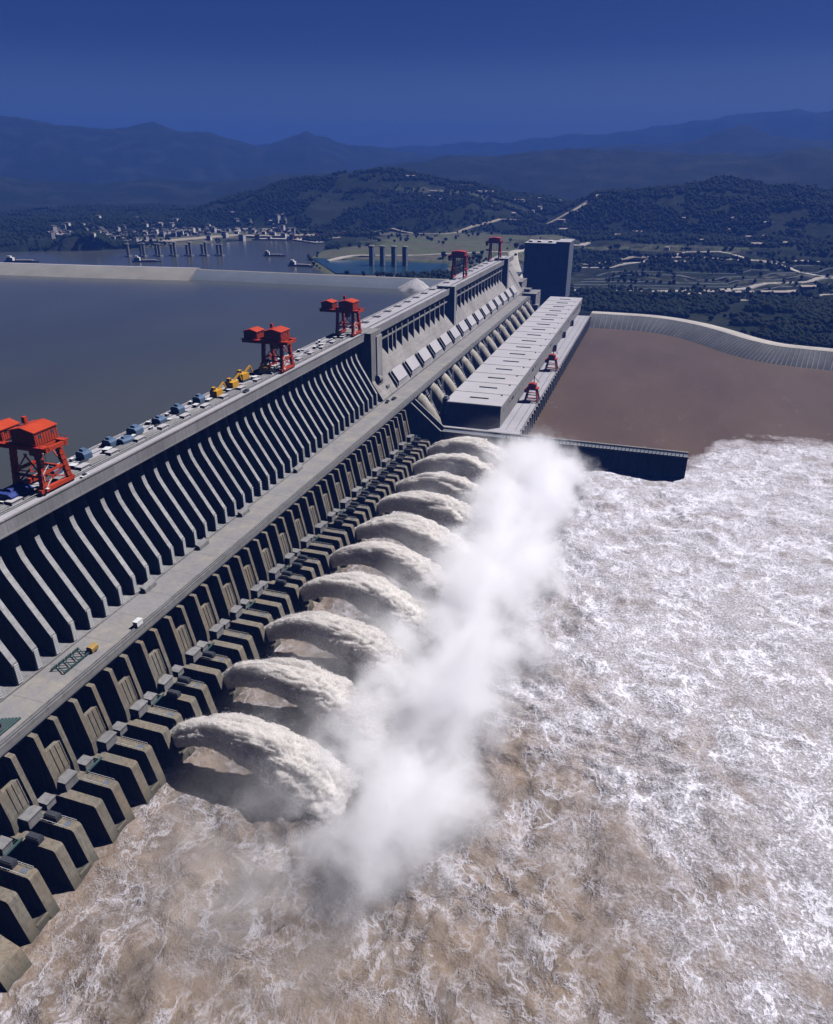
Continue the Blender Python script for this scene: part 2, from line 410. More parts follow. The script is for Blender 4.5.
# ------------------------------------------------------------------ terrain
F, CX0, CY0 = 720., 416.5, 512.
fwv = np.array([-math.sin(PSI)*math.cos(TH), math.cos(PSI)*math.cos(TH), -math.sin(TH)])
RIVER = [(-262,-400),(1500,-400),(1500,800),(700,960),(420,1030),(233,1078),(157,1093),(95,1150),(50,1218),(-8,1269),(-103,1273),(-215,1285),(-262,1285)]
LAKE = [(-262,-400),(-262,1180),(-330,1205),(-444,1286),(-540,1296),(-605,1305),(-690,1410),(-760,1540),(-800,1700),(-857,1870),(-1000,1960),(-1120,1940),(-1279,1673),(-1325,1576),(-1547,1452),(-1900,1380),(-3500,1300),(-3500,-400)]
POND = [(-735,1530),(-590,1322),(-385,1335),(-430,1535)]
def seg_dist(X, Y, poly, closed=True):
    d = np.full(X.shape, 1e9); n = len(poly)
    for i in range(n if closed else n-1):
        ax, ay = poly[i]; bx, by = poly[(i+1) % n]
        dx, dy = bx-ax, by-ay; L = dx*dx+dy*dy
        t_ = np.clip(((X-ax)*dx+(Y-ay)*dy)/L, 0, 1)
        d = np.minimum(d, np.hypot(X-ax-t_*dx, Y-ay-t_*dy))
    return d
def inside(X, Y, poly):
    c = np.zeros(X.shape, bool); n = len(poly)
    for i in range(n):
        ax, ay = poly[i]; bx, by = poly[(i+1) % n]
        if ay == by: continue
        cond = ((ay > Y) != (by > Y)) & (X < (bx-ax)*(Y-ay)/(by-ay)+ax)
        c ^= cond
    return c
# ridge lines: compass bearing from the camera (degrees, left negative), summit height, at distance r0 with front width w
RIDGES = [
 (2900, 650, [(-60,75),(-44,78),(-36,90),(-30,165),(-26,215),(-22,228),(-18,218),(-14,208),(-10,150),(-6,120),(0,100)], 3),
 (2700, 520, [(-14,90),(-9,105),(-5,165),(-1,185),(3,205),(7,190),(12,150),(20,150),(40,160)], 5),
 (2080, 110, [(-60,72),(-50,74),(-46,74),(-44.6,58),(-43.8,64),(-42.8,88),(-40.8,88),(-39.5,60),(-30,50)], 8),
 (4700, 900, [(-60,240),(-40,180),(-30,200),(-22,240),(-16,300),(-10,330),(-6,330),(-2,320),(4,300),(8,330),(12,300),(18,220),(40,200)], 11),
 (7600, 1500, [(-70,800),(-50,640),(-44,600),(-42,555),(-39,540),(-36.6,585),(-33.5,520),(-29,440),(-26,560),(-23,440),(-19,380),(-14,300),(-8,340),(-4,430),(0,470),(4,560),(7,500),(12,380),(30,350)], 14),
 (10800, 1500, [(-70,900),(-40,600),(-20,520),(-12,560),(-6,640),(0,760),(6,850),(12,880),(18,900),(40,900)], 17),
]
def height(X, Y, water=True):
    X = np.asarray(X, float); Y = np.asarray(Y, float)
    r = np.hypot(X, Y); a = np.degrees(np.arctan2(X, Y))
    # ground rises away from the river on this bank
    dr = seg_dist(X, Y, RIVER); dl = seg_dist(X, Y, LAKE)
    right = -9+25*sstep(32, 46, dr)+14*sstep(70, 260, dr)+42*sstep(330, 850, dr)+30*sstep(900, 2200, dr)
    left = 64+8*sstep(5, 90, dl)+26*sstep(200, 1100, dl)
    wv = sstep(-330, -200, X+0.0*Y)
    base = left*(1-wv)+right*wv
    base = base+fbm(X/90, Y/90, octv=4, seed=31)*4*sstep(30, 150, np.minimum(dr, dl))+fbm(X/260, Y/260, octv=4, seed=3)*16*sstep(150, 700, np.minimum(dr, dl))
    # terraces cut into the slope right of the dam
    tr = base/9.0; terr = (np.floor(tr)+sstep(.55, .95, tr-np.floor(tr)))*9
    tm = wv*(1-sstep(2100, 2600, r))*sstep(120, 200, dr)
    base = base*(1-tm)+terr*tm
    h = base
    for r0, wd, pts, sd_ in RIDGES:
        aa, hh = zip(*pts)
        H = np.interp(a, aa, hh)
        dn = fbm(X/(wd*.9), Y/(wd*.9), octv=3, seed=sd_)*wd*.25
        q = (r+dn-r0)/wd
        env = np.where(q < 0, np.exp(-q*q), 1/(1+q*q*.8))
        rd = fbm(X/(wd*.55), Y/(wd*.55), octv=6, seed=sd_+50, ridged=True)
        h = np.maximum(h, (H*(1+.16*(rd-.25)) - 70)*env+70-(1-env)*130) if wd > 200 else np.maximum(h, base-(1-env)*40+(H-62)*env*(1+.2*rd))
    if water:
        h = np.where(inside(X, Y, RIVER), -10-8*sstep(0, 60, dr), h)
        h = np.where(inside(X, Y, LAKE), 60-8*sstep(0, 40, dl), h)
        pd = seg_dist(X, Y, POND); h = np.where(inside(X, Y, POND), 64-6*sstep(0, 15, pd), h)
        h = np.where(~inside(X, Y, POND) & ~inside(X, Y, LAKE) & (pd < 40) & (X < -350), np.minimum(h, 68.5), h)
        # land under the dam
        h = np.where((X < -240) & (X > -275) & (Y < 1290) & (Y > -400), -20, h)
        h = np.where((X >= -240) & (X < -195) & (Y < 1290), -20, h)
    return h
PATCHES = [  # bare ground: centre x, y, radius x, radius y, strength
 (-640,1640,190,130,1.),(-590,1440,190,150,1.),(-520,1820,190,160,.8),(-330,2050,120,110,.6),(-60,1600,330,30,.40),(-560,1980,260,260,.62),(-420,1700,160,200,.7),(0,1680,300,14,.5),(60,1740,300,12,.5),(250,1700,260,90,.45),(-30,2000,330,50,.5),
 (-1180,2010,260,90,1.),(-1290,1790,110,130,1.),(-950,2150,300,60,.7),(-300,1450,90,130,.9),(-700,2560,300,60,.5)]
na, nr = 560, 470
A = np.radians(np.linspace(-62, 42, na)); RR = 260*np.exp(np.linspace(0, math.log(13800/260), nr))
# concentrate rings in the band that shows
RR = np.sort(np.concatenate([np.geomspace(260, 1100, 60), np.geomspace(1105, 3600, 260), np.geomspace(3620, 13600, 150)]))
AA, RG = np.meshgrid(A, RR)
GX, GY = RG*np.sin(AA), RG*np.cos(AA)
# pull in the outer corners so that the ground stays inside the haze box
GX = np.clip(GX, -12500, 12500)
GZ = height(GX, GY)
bare = np.zeros_like(GX)
for x, y, rx, ry, s_ in PATCHES:
    bare = np.maximum(bare, s_*np.clip(1.6-np.hypot((GX-x)/rx, (GY-y)/ry), 0, 1))
dR = seg_dist(GX, GY, RIVER); bare = np.maximum(bare, .8*(1-sstep(25, 60, dR))*(GY > 900))
gridmesh('terrain', GX, GY, GZ, 'terrain', 'structure', attr=bare)
# one ground sheet far below and out to the horizon
MB().add([(-12900,-1400,-30),(12900,-1400,-30),(12900,14400,-30),(-12900,14400,-30)], [(0,1,2,3)]).build('ground', 'terrain')['kind'] = 'structure'

# ------------------------------------------------------------------ water
def river():
    xs = np.concatenate([np.arange(-215, 270, 1.25), np.geomspace(271, 1500, 60)])
    ys = np.concatenate([np.linspace(-380, 60, 40), np.arange(62, 330, 1.25), np.arange(330, 800, 2.2), np.linspace(803, 1300, 90)])
    X, Y = np.meshgrid(xs, ys)
    dx = np.maximum(X-41, 0); lim = np.minimum(655+2.2*dx, 722+.3*dx)
    tb = sstep(-30, 60, lim-Y)*(1-((X < 41) & (Y > 626)))
    wx = X+14*vnoise(X/40, Y/40, seed=3); wy = Y+14*vnoise(X/40+9, Y/40, seed=5)
    rd = fbm(wx/26, wy/22, octv=6, seed=9, ridged=True)
    big = fbm(wx/80, wy/70, octv=3, seed=12)
    fine = fbm(wx/5, wy/5, octv=4, seed=19, ridged=True)
    boil = np.exp(-((X+85)/55)**2)*sstep(120, 190, Y)
    amp = 1.15+1.2*sstep(-.3, .5, fbm(X/120, Y/120, octv=2, seed=77))+2.0*boil
    mid = fbm(wx/11, wy/14, octv=4, seed=61, ridged=True)
    Z = tb*(amp*(rd*2.0+big*1.2+mid*.7)+fine*.42)+.05*fbm(X/9, Y/6, octv=3, seed=44)
    o = gridmesh('river_water', X, Y, Z, 'river', 'structure')
river()
xs = np.linspace(-3600, -262, 90); ys = np.linspace(-390, 2050, 90); X, Y = np.meshgrid(xs, ys)
gridmesh('reservoir_water', X, Y, np.full(X.shape, 62.), 'lake', 'structure')
MB().add([(x,y,66.0) for x,y in ((-750,1535),(-592,1312),(-380,1325),(-415,1545))], [(0,1,2,3)]).build('pond_water', 'pond')['kind'] = 'structure'

# ------------------------------------------------------------------ the dam
P = 21.2
YS0, YS1, YE = -60.0, 600.0, 1278.0
dam = empty('dam', (0,0,0), 'long grey concrete gravity dam with ribbed spillway piers crossing the whole picture', 'dam')
MB().prism([(-268,-12),(-268,105.6),(-262,105.6),(-262,88),(-257.5,74),(-250,62),(-241,54),(-232,50.2),(-230,50),(-230,46),(-214,46),(-214,20),(-202,20),(-202,-12)], YS0, YS1).build('spillway_body', 'conc', dam)
MB().prism([(-268,-12),(-268,105.6),(-264.5,105.6),(-247,79),(-229,52),(-229,46),(-213,46),(-211,15),(-199,15),(-199,-12)], YS1+.01, YE).build('power_dam_face', 'face', dam)
# crest road
MB().box(-271, -246.6, YS0, YE, 106.2, 111).build('crest_road', 'deck', dam)
p = MB().box(-246.6, -245.6, YS0, YS1+4, 105.2, 112.2)
p.box(-245.6, -245.3, YS0, YS1+4, 111.7, 112.3); p.box(-245.6,-245.35, YS0, YS1+4, 105.1, 105.9)
p.build('parapet', 'parapet', dam)
p = MB().box(-246.6, -245.6, YS1+25, YE, 105.2, 112.0).build('parapet', 'parapet', dam)
p = MB().box(-271.6, -271, YS0, YE, 106, 112.2)
for y in np.arange(YS0, YE, 5.3): p.box(-271.9, -271.6, y, y+.6, 106, 112.2)
p.build('upstream_parapet', 'deck', dam)
# kerb and crane rails
MB().box(-252.9, -252.4, YS0, YE, 111, 111.5).build('kerb', 'conc', dam)
r_ = MB()
for x in (-266.6, -254.2): r_.box(x-.15, x+.15, YS0, YE, 111, 111.25)
r_.build('crane_rail', 'steel', dam)
# railing on both sides of the road
rl = MB()
for x in (-252.6,):
    for y in np.arange(YS0, 1200, 4): rl.box(x-.08, x+.08, y, y+.16, 111.5, 112.5)
    rl.box(x-.08, x+.08, YS0, 1200, 112.4, 112.55)
rl.build('railing', 'rail', dam)
# spillway piers (fins)
prof = [(-264,104.5),(-250.6,104.5),(-250.5,98),(-250.1,94),(-249.0,90.4),(-247.0,86.6),(-244.6,82.6),(-232.4,62.6),(-231.2,60.8),(-230.8,50.1),(-240,50),(-264,50)]
fin0 = None; lad = None
Yf = 208.2-16*10.6
ys = []
k = 0
while Yf+k*10.6 < YS1-4: ys.append(Yf+k*10.6); k += 1
pm = MB().prism(prof, -1.35, 1.35)
for i, y in enumerate(ys):
    if i == 0: fin0 = pm.build('pier', 'fin', dam, loc=(0,y,0)); pr = fin0
    else: pr = copy_part(fin0, dam, (0,y,0))
    if y < 440 and y > 120:
        if lad is None:
            ld = MB().box(-230.8,-230.55,-.9,-.75,51,60.5).box(-230.8,-230.55,.75,.9,51,60.5)
            for z in np.arange(51, 60.5, 1.1): ld.box(-230.8, -230.45, -1.1, 1.1, z, z+.35)
            lad = ld.build('ladder', 'rail', pr)
        else: copy_part(lad, pr, (0,0,0))
# little gate lintels between the piers
g = MB()
for a_, b_ in zip(ys[:-1], ys[1:]): g.box(-258.5, -257, a_+1.4, b_-1.4, 98, 105)
g.build('gate_lintel', 'dark', dam)
# trestle road (shelf)
MB().box(-231.2, -208.2, YS0, YE-25, 46.4, 50.2).build('trestle_road', 'trestle', dam)
e = MB().box(-229.9, -229.3, YS0, YE-30, 50.2, 50.9)
e.box(-211.6, -211.1, YS0, YE-30, 50.2, 51.0)
e.box(-208.6, -208.1, YS0, YE-30, 50.2, 51.3)
e.build('trestle_kerb', 'conc', dam)
pp = MB()
for x, z in ((-209.6, 50.7), (-207.4, 48.6)): pp.tube([(x,YS0,z),(x,YE-32,z)], .42, 8)
pp.build('service_pipe', 'steel', dam)
for i,(y,x) in enumerate(((300,-227.4),(345,-227.2),(252,-227.5),(420,-227.5))):
    MB().prism([(x-1.6,50.2),(x+1.5,50.2),(x+1.2,52.4),(x-1.6,53.6)], y, y+9).build('access_shed', 'conc', dam)

# outlets: frames, pillars, walls
Yr0 = 189.4-13*P-1.0
frames = []
k = 0
while Yr0+k*P < YS1+1: frames.append(Yr0+k*P); k += 1
def outlet_parts():
    d = {}
    # all relative to Yr (outer face of the right wall)
    pil = MB().prism([(-214,47.6),(-204.6,47.6),(-204.3,47.2),(-200.2,27),(-200,20),(-214,20)], 0, 2.1)
    d['pillar'] = pil
    pn = MB().prism([(-205.2,38.2),(-203.4,38.2),(-201.2,27),(-201,20),(-205.2,20)], 0, 9.3)
    for q in (2.2, 4.6, 7.0): pn.prism([(-203.7,38.3),(-203.1,38.3),(-200.9,27),(-201.3,27)], q, q+.35)
    d['gate_panel'] = pn
    d['bucket_wall'] = MB().prism([(-203,20.6),(-181.9,20.6),(-181.2,19.8),(-176.6,1),(-176.2,-8),(-203,-8)], 0, 4.1)
    d['bucket_floor'] = MB().prism([(-203,9),(-194,4.2),(-186,2.6),(-180,3.6),(-177.6,5.2),(-177.2,4.6),(-176.8,-8),(-203,-8)], 0, 5.3)
    return d
OP = outlet_parts(); first = {}
def put(kind, mat, y, x=0, z=0):
    if kind not in first:
        first[kind] = OP[kind].build(kind, mat, dam, loc=(x,y,z)); return first[kind]
    return copy_part(first[kind], dam, (x,y,z))
OP['hoist_box'] = MB().box(-203.4,-196.8,0,6.4,20.5,24.8).box(-203.8,-196.4,-.3,6.7,24.8,25.3)
OP['valve_box'] = MB().box(-202.6,-198.0,0,4.4,19.5,22.6).box(-202.8,-197.6,-.2,4.6,22.6,23.1)
OP['walkway'] = MB().box(-196.4,-195.5,0,8.4,21.2,21.7).box(-196.4,-196.25,0,8.4,22.7,22.85)
OP['wall_rail'] = MB().box(-196,-183,.15,.25,21.5,21.62).box(-196,-183,3.85,3.95,21.5,21.62)
for x_r in np.arange(-196,-182.9,2.6): OP['wall_rail'].box(x_r,x_r+.12,.12,.24,20.6,21.6).box(x_r,x_r+.12,3.85,3.97,20.6,21.6)
OP['wall_slot'] = MB().box(-186.6,-184.2,1.0,3.1,20.6,20.72)
OP['machine_box'] = MB().box(-195.5,-189.5,0,2.6,20.7,22.9).box(-195.0,-190.0,.3,2.3,22.9,23.3)
for i, Yr in enumerate(frames):
    put('bucket_wall', 'warm', Yr-4.1); put('bucket_wall', 'warm', Yr-13.5); put('bucket_floor', 'warm', Yr-9.4)
    put('wall_rail', 'rail', Yr-4.1); put('wall_slot', 'slat', Yr-4.1)
    put('pillar', 'warm', Yr-12.4); put('pillar', 'warm', Yr-2.2)
    put('gate_panel', 'warm', Yr-10.3+.05)
    put('hoist_box', 'conc', Yr-9.4 + (.8 if i % 3 else -1.5))
    put('valve_box', 'conc', Yr+1.2)
    if Yr+8 < YS1 and i % 2 == 0: put('walkway', 'green', Yr-.2)
    if i % 5 in (0, 1) or Yr > 420:
        put('machine_box', 'dark', Yr-3.0)
        if Yr > 330 or i % 2: put('machine_box', 'dark', Yr-13.1, x=1.2)
apw = MB()
for y0, y1 in ((20,60),(64,78),(82,92),(95.5,105.5)): apw.prism([(-203,14),(-181,12.5),(-173,9),(-169.5,-1),(-168.5,-8),(-203,-8)], y0, y1)
apw.prism([(-202,8),(-182,5),(-176,-8),(-202,-8)], 19.9, 105.4).build('apron_wall', 'warm', dam)
MB().box(-196,-190,69,73,13.5,16.2).box(-188,-183,86,91,12.8,15).build('apron_cabinet', 'slat', dam)
# divider wall and training wall
dv = empty('training_wall', (-209,620,0), 'long dark concrete guide wall running out into the river from the dam', 'guide wall')
def rel(o): o.location = (209,-620,0); return o
for y in (618, 630):
    rel(MB().prism([(-214,46.5),(-208.5,46.5),(-179,21.5),(-179,-10),(-214,-10)], y, y+2.2).build('sloped_wall', 'conc', dv))
rel(MB().prism([(-212,38),(-179,12),(-179,-10),(-212,-10)], 620.2, 630).build('wall_fill', 'conc', dv))
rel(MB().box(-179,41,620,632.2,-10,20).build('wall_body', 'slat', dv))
tt = MB().box(-179,41.5,618.4,620.4,20,21.5).box(-179,41.5,630.4,632.6,20,21.5)
rel(tt.build('coping', 'conc', dv))
ps = MB()
for x in np.arange(-120, 40, 3.2): ps.box(x, x+.5, 619.2, 619.7, 21.5, 24.2)
ps.box(-120,41,619.3,619.6,23.9,24.3)
rel(ps.build('railing', 'steel', dv))

# power section: buttress columns, beam, towers, covers, penstocks
cm = MB().prism([(-263,104),(-247.2,104),(-246.9,78.6),(-263,102)], -.85, .85)
c0 = None; cys = []
y = 645.
while y < 1262:
    if not (872 < y < 898 or 1196 < y < 1216): cys.append(y)
    y += 9.95 if y < 675 else 19.9*.5
cys = [645, 664.5, 676.8, 687.4]+[705.7+19.4*i for i in range(29) if not (874 < 705.7+19.4*i < 896 or 1194 < 705.7+19.4*i < 1218)]
for i, y in enumerate(cys):
    if y > YE-4: continue
    if c0 is None: c0 = cm.build('buttress_column', 'fin', dam, loc=(0,y,0))
    else: copy_part(c0, dam, (0,y,0))
MB().box(-248.4,-247.1,628,YE-2,96.4,97.8).build('tie_beam', 'conc', dam)
MB().box(-250,-246.7,628,YE-2,104.4,106.0).build('deck_girder', 'conc', dam)
MB().box(-268,-239.6,YS1+.1,625,46,111.6).build('tower_block', 'conc', dam)
MB().box(-239.6,-238.6,612,625,46,107).build('tower_block', 'fin', dam)
d_ = MB().tube([(-238,608,69),(-238,617,67)], [3.4,3.2], 18); d_.box(-241,-236,608.5,620,55,64); d_.box(-238.5,-232,620,626,50,60)
d_.build('air_vent', 'conc', dam)
for y0, y1 in ((880,888),(1202,1213)):
    MB().prism([(-262,114.5),(-239.6,114.5),(-239.4,68),(-246,68),(-262,92)], y0, y1).build('joint_tower', 'fin', dam)
MB().prism([(-268,46),(-268,104),(-262,104),(-229,52),(-229,46)], YE, YE+40).build('abutment', 'face', dam)
cv = MB().prism([(-236.6,68.2),(-229.6,58.2),(-229.6,50.3),(-240,62)], 0, 25).prism([(-236.8,69.0),(-229.2,58.6),(-229.2,57.9),(-236.8,68.2)], -.5, 25.5)
OP['gate_cover'] = cv
OP['gate_rib'] = MB().prism([(-237.5,68.5),(-229.2,57),(-229.2,50.3),(-240,62)], 0, 1.4)
for i in range(15):
    y = 645+40.9*i
    if y > YE-40: break
    put('gate_cover', 'roof', y)
    put('gate_rib', 'conc', y-5.5)
OP['penstock'] = MB().tube([(-214,0,44),(-208,0,38.5),(-201,0,29),(-195,0,20),(-192,0,10)], [6.6,7.2,7.4,7.4,7.2], 28)
OP['penstock_frame'] = MB()
for q in (0, 3.4):
    OP['penstock_frame'].beam((-208,q,46),(-193,q,16),.5); OP['penstock_frame'].beam((-203,q,46),(-203,q,34),.5)
for z, x in ((40,-205),(32,-201),(24,-197)): OP['penstock_frame'].beam((x,0,z),(x,3.4,z),.4)
OP['penstock_frame'].box(-200.5,-196,-1,5,15,21)
for i in range(15):
    y = 648+40.6*i
    if y > YE-30: break
    o = put('penstock', 'pen', y); o.data.polygons.foreach_set('use_smooth', [True]*len(o.data.polygons))
    put('penstock_frame', 'rail', y+15)
# crest hatches (dark slots) on the power section, white hatch covers on the spillway section
OP['hatch_cover'] = MB().box(-258.3,-255.0,-2.9,2.9,111,112.8).box(-258.6,-254.7,-3.2,3.2,112.8,113.1)
OP['hatch_base'] = MB().box(-260.5,-254.9,3.9,17,111,111.9)
OP['gate_slot'] = MB().box(-264,-261,-4,4,111,111.7)
for k in range(-9, 16):
    y = 259.8+21.15*k
    put('hatch_cover', 'roof', y)
    put('hatch_base', 'conc', y); put('gate_slot', 'dark', y+6)
OP['deck_slot'] = MB().box(-268.6,-262.2,-2.2,2.2,111.0,111.35)
OP['slot_rim'] = MB().box(-269.2,-261.6,-3,-2.25,111,111.7).box(-269.2,-261.6,2.25,3,111,111.7)
for i in range(19):
    y = 650+31.5*i
    if any(abs(y-q) < 14 for q in (985,1210)): continue
    put('deck_slot', 'dark', y); put('slot_rim', 'conc', y)

# ------------------------------------------------------------------ powerhouse
ph = empty('powerhouse', (-160,1000,15), 'long flat roofed concrete powerhouse at the foot of the dam', 'powerhouse')
def off(o): o.location = Vector(o.location)+Vector((160,-1000,-15)); return o
off(MB().box(-188,-132,664,1352,15,35.4).build('wall', 'phwall', ph))
rf = MB().box(-188.6,-131.5,663.5,1352.5,35.4,36.6)
off(rf.build('roof', 'roof', ph))
ve = MB().box(-168,-149,-.8,.8,36.6,37.5)
v0 = off(ve.build('roof_vent', 'slat', ph, loc=(0,676+9,0)))
for i in range(1, 17): c = copy_part(v0, ph, (160, 685+40.0*i-1000, -15))
sv = MB().box(-139.5,-138,-.7,.7,36.6,37.5); s0 = off(sv.build('roof_hatch', 'dark', ph, loc=(0,700,0)))
for i in range(1, 16): copy_part(s0, ph, (160, 700+40.0*i-1000, -15))
jt = off(MB().box(-188.5,-131.6,-.2,.2,36.6,36.9).build('expansion_joint', 'conc', ph, loc=(0,664.1,0)))
for i in range(1, 17): copy_part(jt, ph, (160, 664.1+40*i-1000, -15))
off(MB().box(-200,-110,633,1300,-10,15).build('tailrace_deck', 'deck', ph))
tr_ = MB().box(-111,-110.2,660,1298,15,16.4)
for y in np.arange(664,1296,13.4): tr_.box(-110.2,-107.8,y,y+2.6,-10,15.2)
off(tr_.build('tailrace_pier', 'conc', ph))
tr2 = MB().box(-116.6,-116.3,660,1298,15,15.3).box(-125.6,-125.3,660,1298,15,15.3); off(tr2.build('crane_rail', 'steel', ph))
wb = MB()
for y in np.arange(684,1340,20.1): wb.box(-131.9,-131.75,y-6,y+6,27.5,30.2)
off(wb.build('window_band', 'glass', ph))
off(MB().box(-191,-186,664.5,673,30,39.5).box(-190,-187,666,671,39.5,41).build('stair_head', 'slat', ph))
bx = MB()
for i, y in enumerate(np.arange(1010,1290,95)): bx.box(-130.8,-127.5,y,y+9,15,24)
off(bx.build('service_tower', 'slat', ph))
# transformer gear between penstocks and building
def transformer(y, lab):
    tmp = empty('transformer', (-194,y,15), 'grey transformer with insulator posts behind the powerhouse roof edge', 'transformer', 'transformers between penstocks and powerhouse')
    return tmp
tf = transformer(672, '')
MB().box(-3,3,-4,4,0,6).build('tank', 'slat', tf)
q = MB()
for yy in (-3,0,3): q.tube([(0,yy,6),(0,yy,14),(1.5,yy,17)], .45, 7)
q.build('insulator', 'steel', tf)
for i in range(1, 14):
    c = copy_tree(tf); c.location = (-194, 672+40.6*i, 15)

# ------------------------------------------------------------------ gantry cranes
def make_crane(label, mats='red', scale=1):
    """crest gantry crane, origin on the deck, rails along Y"""
    r = empty('gantry_crane', (0,0,0), label, 'gantry crane', 'red gantry cranes on the dam crest')
    xa, xb, hy, H = -7.5, 7.5, 7.6, 20.
    for x in (xa, xb):
        for y in (-hy, hy):
            m = MB(); a = Vector((x,y*1.06,1.8)); b = Vector((x*.96,y*.72,H))
            m.beam(a, b, 2.1, 2.3)
            for k_ in range(6):
                c_ = a.lerp(b, .12+.15*k_); m.box(c_.x-1.25,c_.x+1.25,c_.y-1.35,c_.y+1.35,c_.z-.15,c_.z+.15)
            m.build('leg', mats, r)
        s = MB().box(x-1.1,x+1.1,-hy-2.6,hy+2.6,1.2,3.0).build('sill_beam', mats, r)
        w_ = MB()
        for y in (-hy-1.6,-hy+.2,hy-.2,hy+1.6): w_.box(x-.7,x+.7,y-.75,y+.75,.25,1.3)
        w_.box(x-.4,x+.4,-hy-1.6,hy+1.6,.8,1.25)
        w_.build('bogie', 'steel', s)
        m = MB().beam((x,-hy*.9,9.6),(x,hy*.9,9.6),1.1,1.3)
        m.beam((x,-hy*.95,3.4),(x,hy*.86,9.4),.55); m.beam((x,hy*.95,3.4),(x,-hy*.86,9.4),.55)
        m.build('portal_brace', mats, r)
    m = MB()
    for y in (-hy*.92, hy*.92): m.beam((xa,y,8.0),(xb,y,8.0),.9,1.1); m.beam((xa,y,8.4),(xb*.2,y,H-1.5),.5); m.beam((xb,y,8.4),(xb*.0,y,H-1.5),.5)
    m.build('cross_brace', mats, r)
    m = MB()
    for y in (-hy*.72, hy*.72): m.box(xa-16.5, xb+5, y-1.0, y+1.0, H-.2, H+2.4)
    for x in (xa-16, xa-9, xa, 0, xb, xb+4.4): m.box(x-.6,x+.6,-hy*.72,hy*.72,H+.2,H+2.0)
    m.build('main_girder', mats, r)
    m = MB()
    for y in (-hy*.72-2.2, hy*.72+2.2):
        m.box(xa-16.5, xb+5, y-.06, y+.06, H+3.4, H+3.55)
        for x in np.arange(xa-16.5, xb+5.1, 2.3): m.box(x-.07,x+.07,y-.07,y+.07,H+2.2,H+3.5)
        m.box(xa-16.5, xb+5, min(y, y*.7), max(y, y*.7), H+2.1, H+2.3)
    m.build('railing', 'reddark', r)
    def house(x0,x1,y0,y1,z0,z1):
        zr = z1+.9
        hs = MB().prism([(x0,z0),(x1,z0),(x1,z1-.3),((x0+x1)/2,zr),(x0,z1-.3)], y0, y1)
        o = hs.build('machinery_house', mats, r)
        MB().prism([(x0-.5,z1-.7),((x0+x1)/2,zr+.1),(x1+.5,z1-.7),(x1+.5,z1-.3),((x0+x1)/2,zr+.5),(x0-.5,z1-.3)], y0-.5, y1+.5).build('roof', mats, o)
        d = MB().box(x1+.01,x1+.06,y0+2,y0+3.4,z0+3,z0+4.6).box(x1+.01,x1+.06,y1-3.4,y1-2,z0+3,z0+4.6); d.box(x0+2,x0+3.6,y0-.06,y0-.01,z0+3,z0+4.6)
        for k_ in range(9):
            yy = y0+(y1-y0)*(k_+.5)/9; d.box(x1+.01,x1+.12,yy-.07,yy+.07,z0+.3,z1-1)
        d.build('window', 'glass', o)
    house(-5.5, 7.8, -6.6, 6.6, H+2.5, H+9.2)
    house(-22.8, -12.2, -5.2, 5.2, H+2.5, H+8.0)
    MB().box(-3.4,-1.6,-.9,.9,H+10.2,H+13.2).build('mast', mats, r)
    m = MB().box(-2.2,1.4,-2.2,2.2,H-4.4,H-.4); m.build('operator_cab', 'yellow', r)
    m = MB()
    for x, y in ((-1,-1),(1,-1),(-1,1),(1,1)): m.tube([(x+2.5,y,H-.2),(x*.6+2.5,y*.6,7.5)], .12, 6)
    m.build('hoist_rope', 'steel', r); MB().box(1.2,3.8,-1.1,1.1,5.6,7.6).build('hook_block', 'yellow', r)
    m = MB().box(xb+1.2,xb+2.6,-hy-.5,-hy+.9,3,3.2)
    for k_ in range(5):
        m.beam((xb+1.2,-hy+.3,3+3.4*k_),(xb+1.2,-hy+4.3 if k_ % 2 == 0 else -hy+.3,6.4+3.4*k_),.4,.25)
    m.build('stair', 'rail', r)
    return r
c1 = make_crane('nearest red gantry crane on the dam crest, cut by the left picture edge'); 
cr = {1: c1}
c2 = copy_tree(c1); c2['label'] = 'red gantry crane with two machinery houses beside yellow machines, mid crest'
c3 = copy_tree(c1); c3['label'] = 'red gantry crane standing where the ribbed spillway ends at the concrete tower block'
c1.location = (-258.6, 237, 111); c2.location = (-258.2, 463, 111); c3.location = (-258.2, 594, 111)
def make_portal(label):
    r = empty('gantry_crane', (0,0,0), label, 'gantry crane', 'red gantry cranes on the dam crest')
    for x in (-8,8):
        for y in (-7,7): MB().beam((x,y*1.1,1.6),(x*.9,y*.6,26),2.1,2.3).build('leg', 'reddark', r)
        MB().box(x-1,x+1,-10,10,1,2.6).build('sill_beam', 'reddark', r)
        MB().beam((x,-6.4,12),(x,6.4,12),1.3).build('portal_brace', 'reddark', r)
    m = MB()
    for y in (-4.4,4.4): m.box(-15,11,y-1,y+1,26,29)
    m.build('main_girder', 'reddark', r)
    h_ = MB().prism([(-10,29),(8.5,29),(8.5,34),(-1,35),(-10,34)],-5.5,5.5).build('machinery_house', 'reddark', r)
    MB().box(8.51,8.6,-4,4,31,32.4).build('window', 'glass', h_)
    MB().box(-15,-12,-3,3,22,26).build('operator_cab', 'reddark', r)
    m = MB()
    for x in (-3,3): m.tube([(x,0,26),(x*.4,0,10)], .2, 6)
    m.build('hoist_rope', 'steel', r)
    return r
c4 = make_portal('dull red portal crane at the second joint tower of the far crest'); c4.location = (-262,984,111)
c5 = copy_tree(c4); c5['label'] = 'farthest dull red portal crane near the far end of the crest'; c5.location = (-263,1208,111)
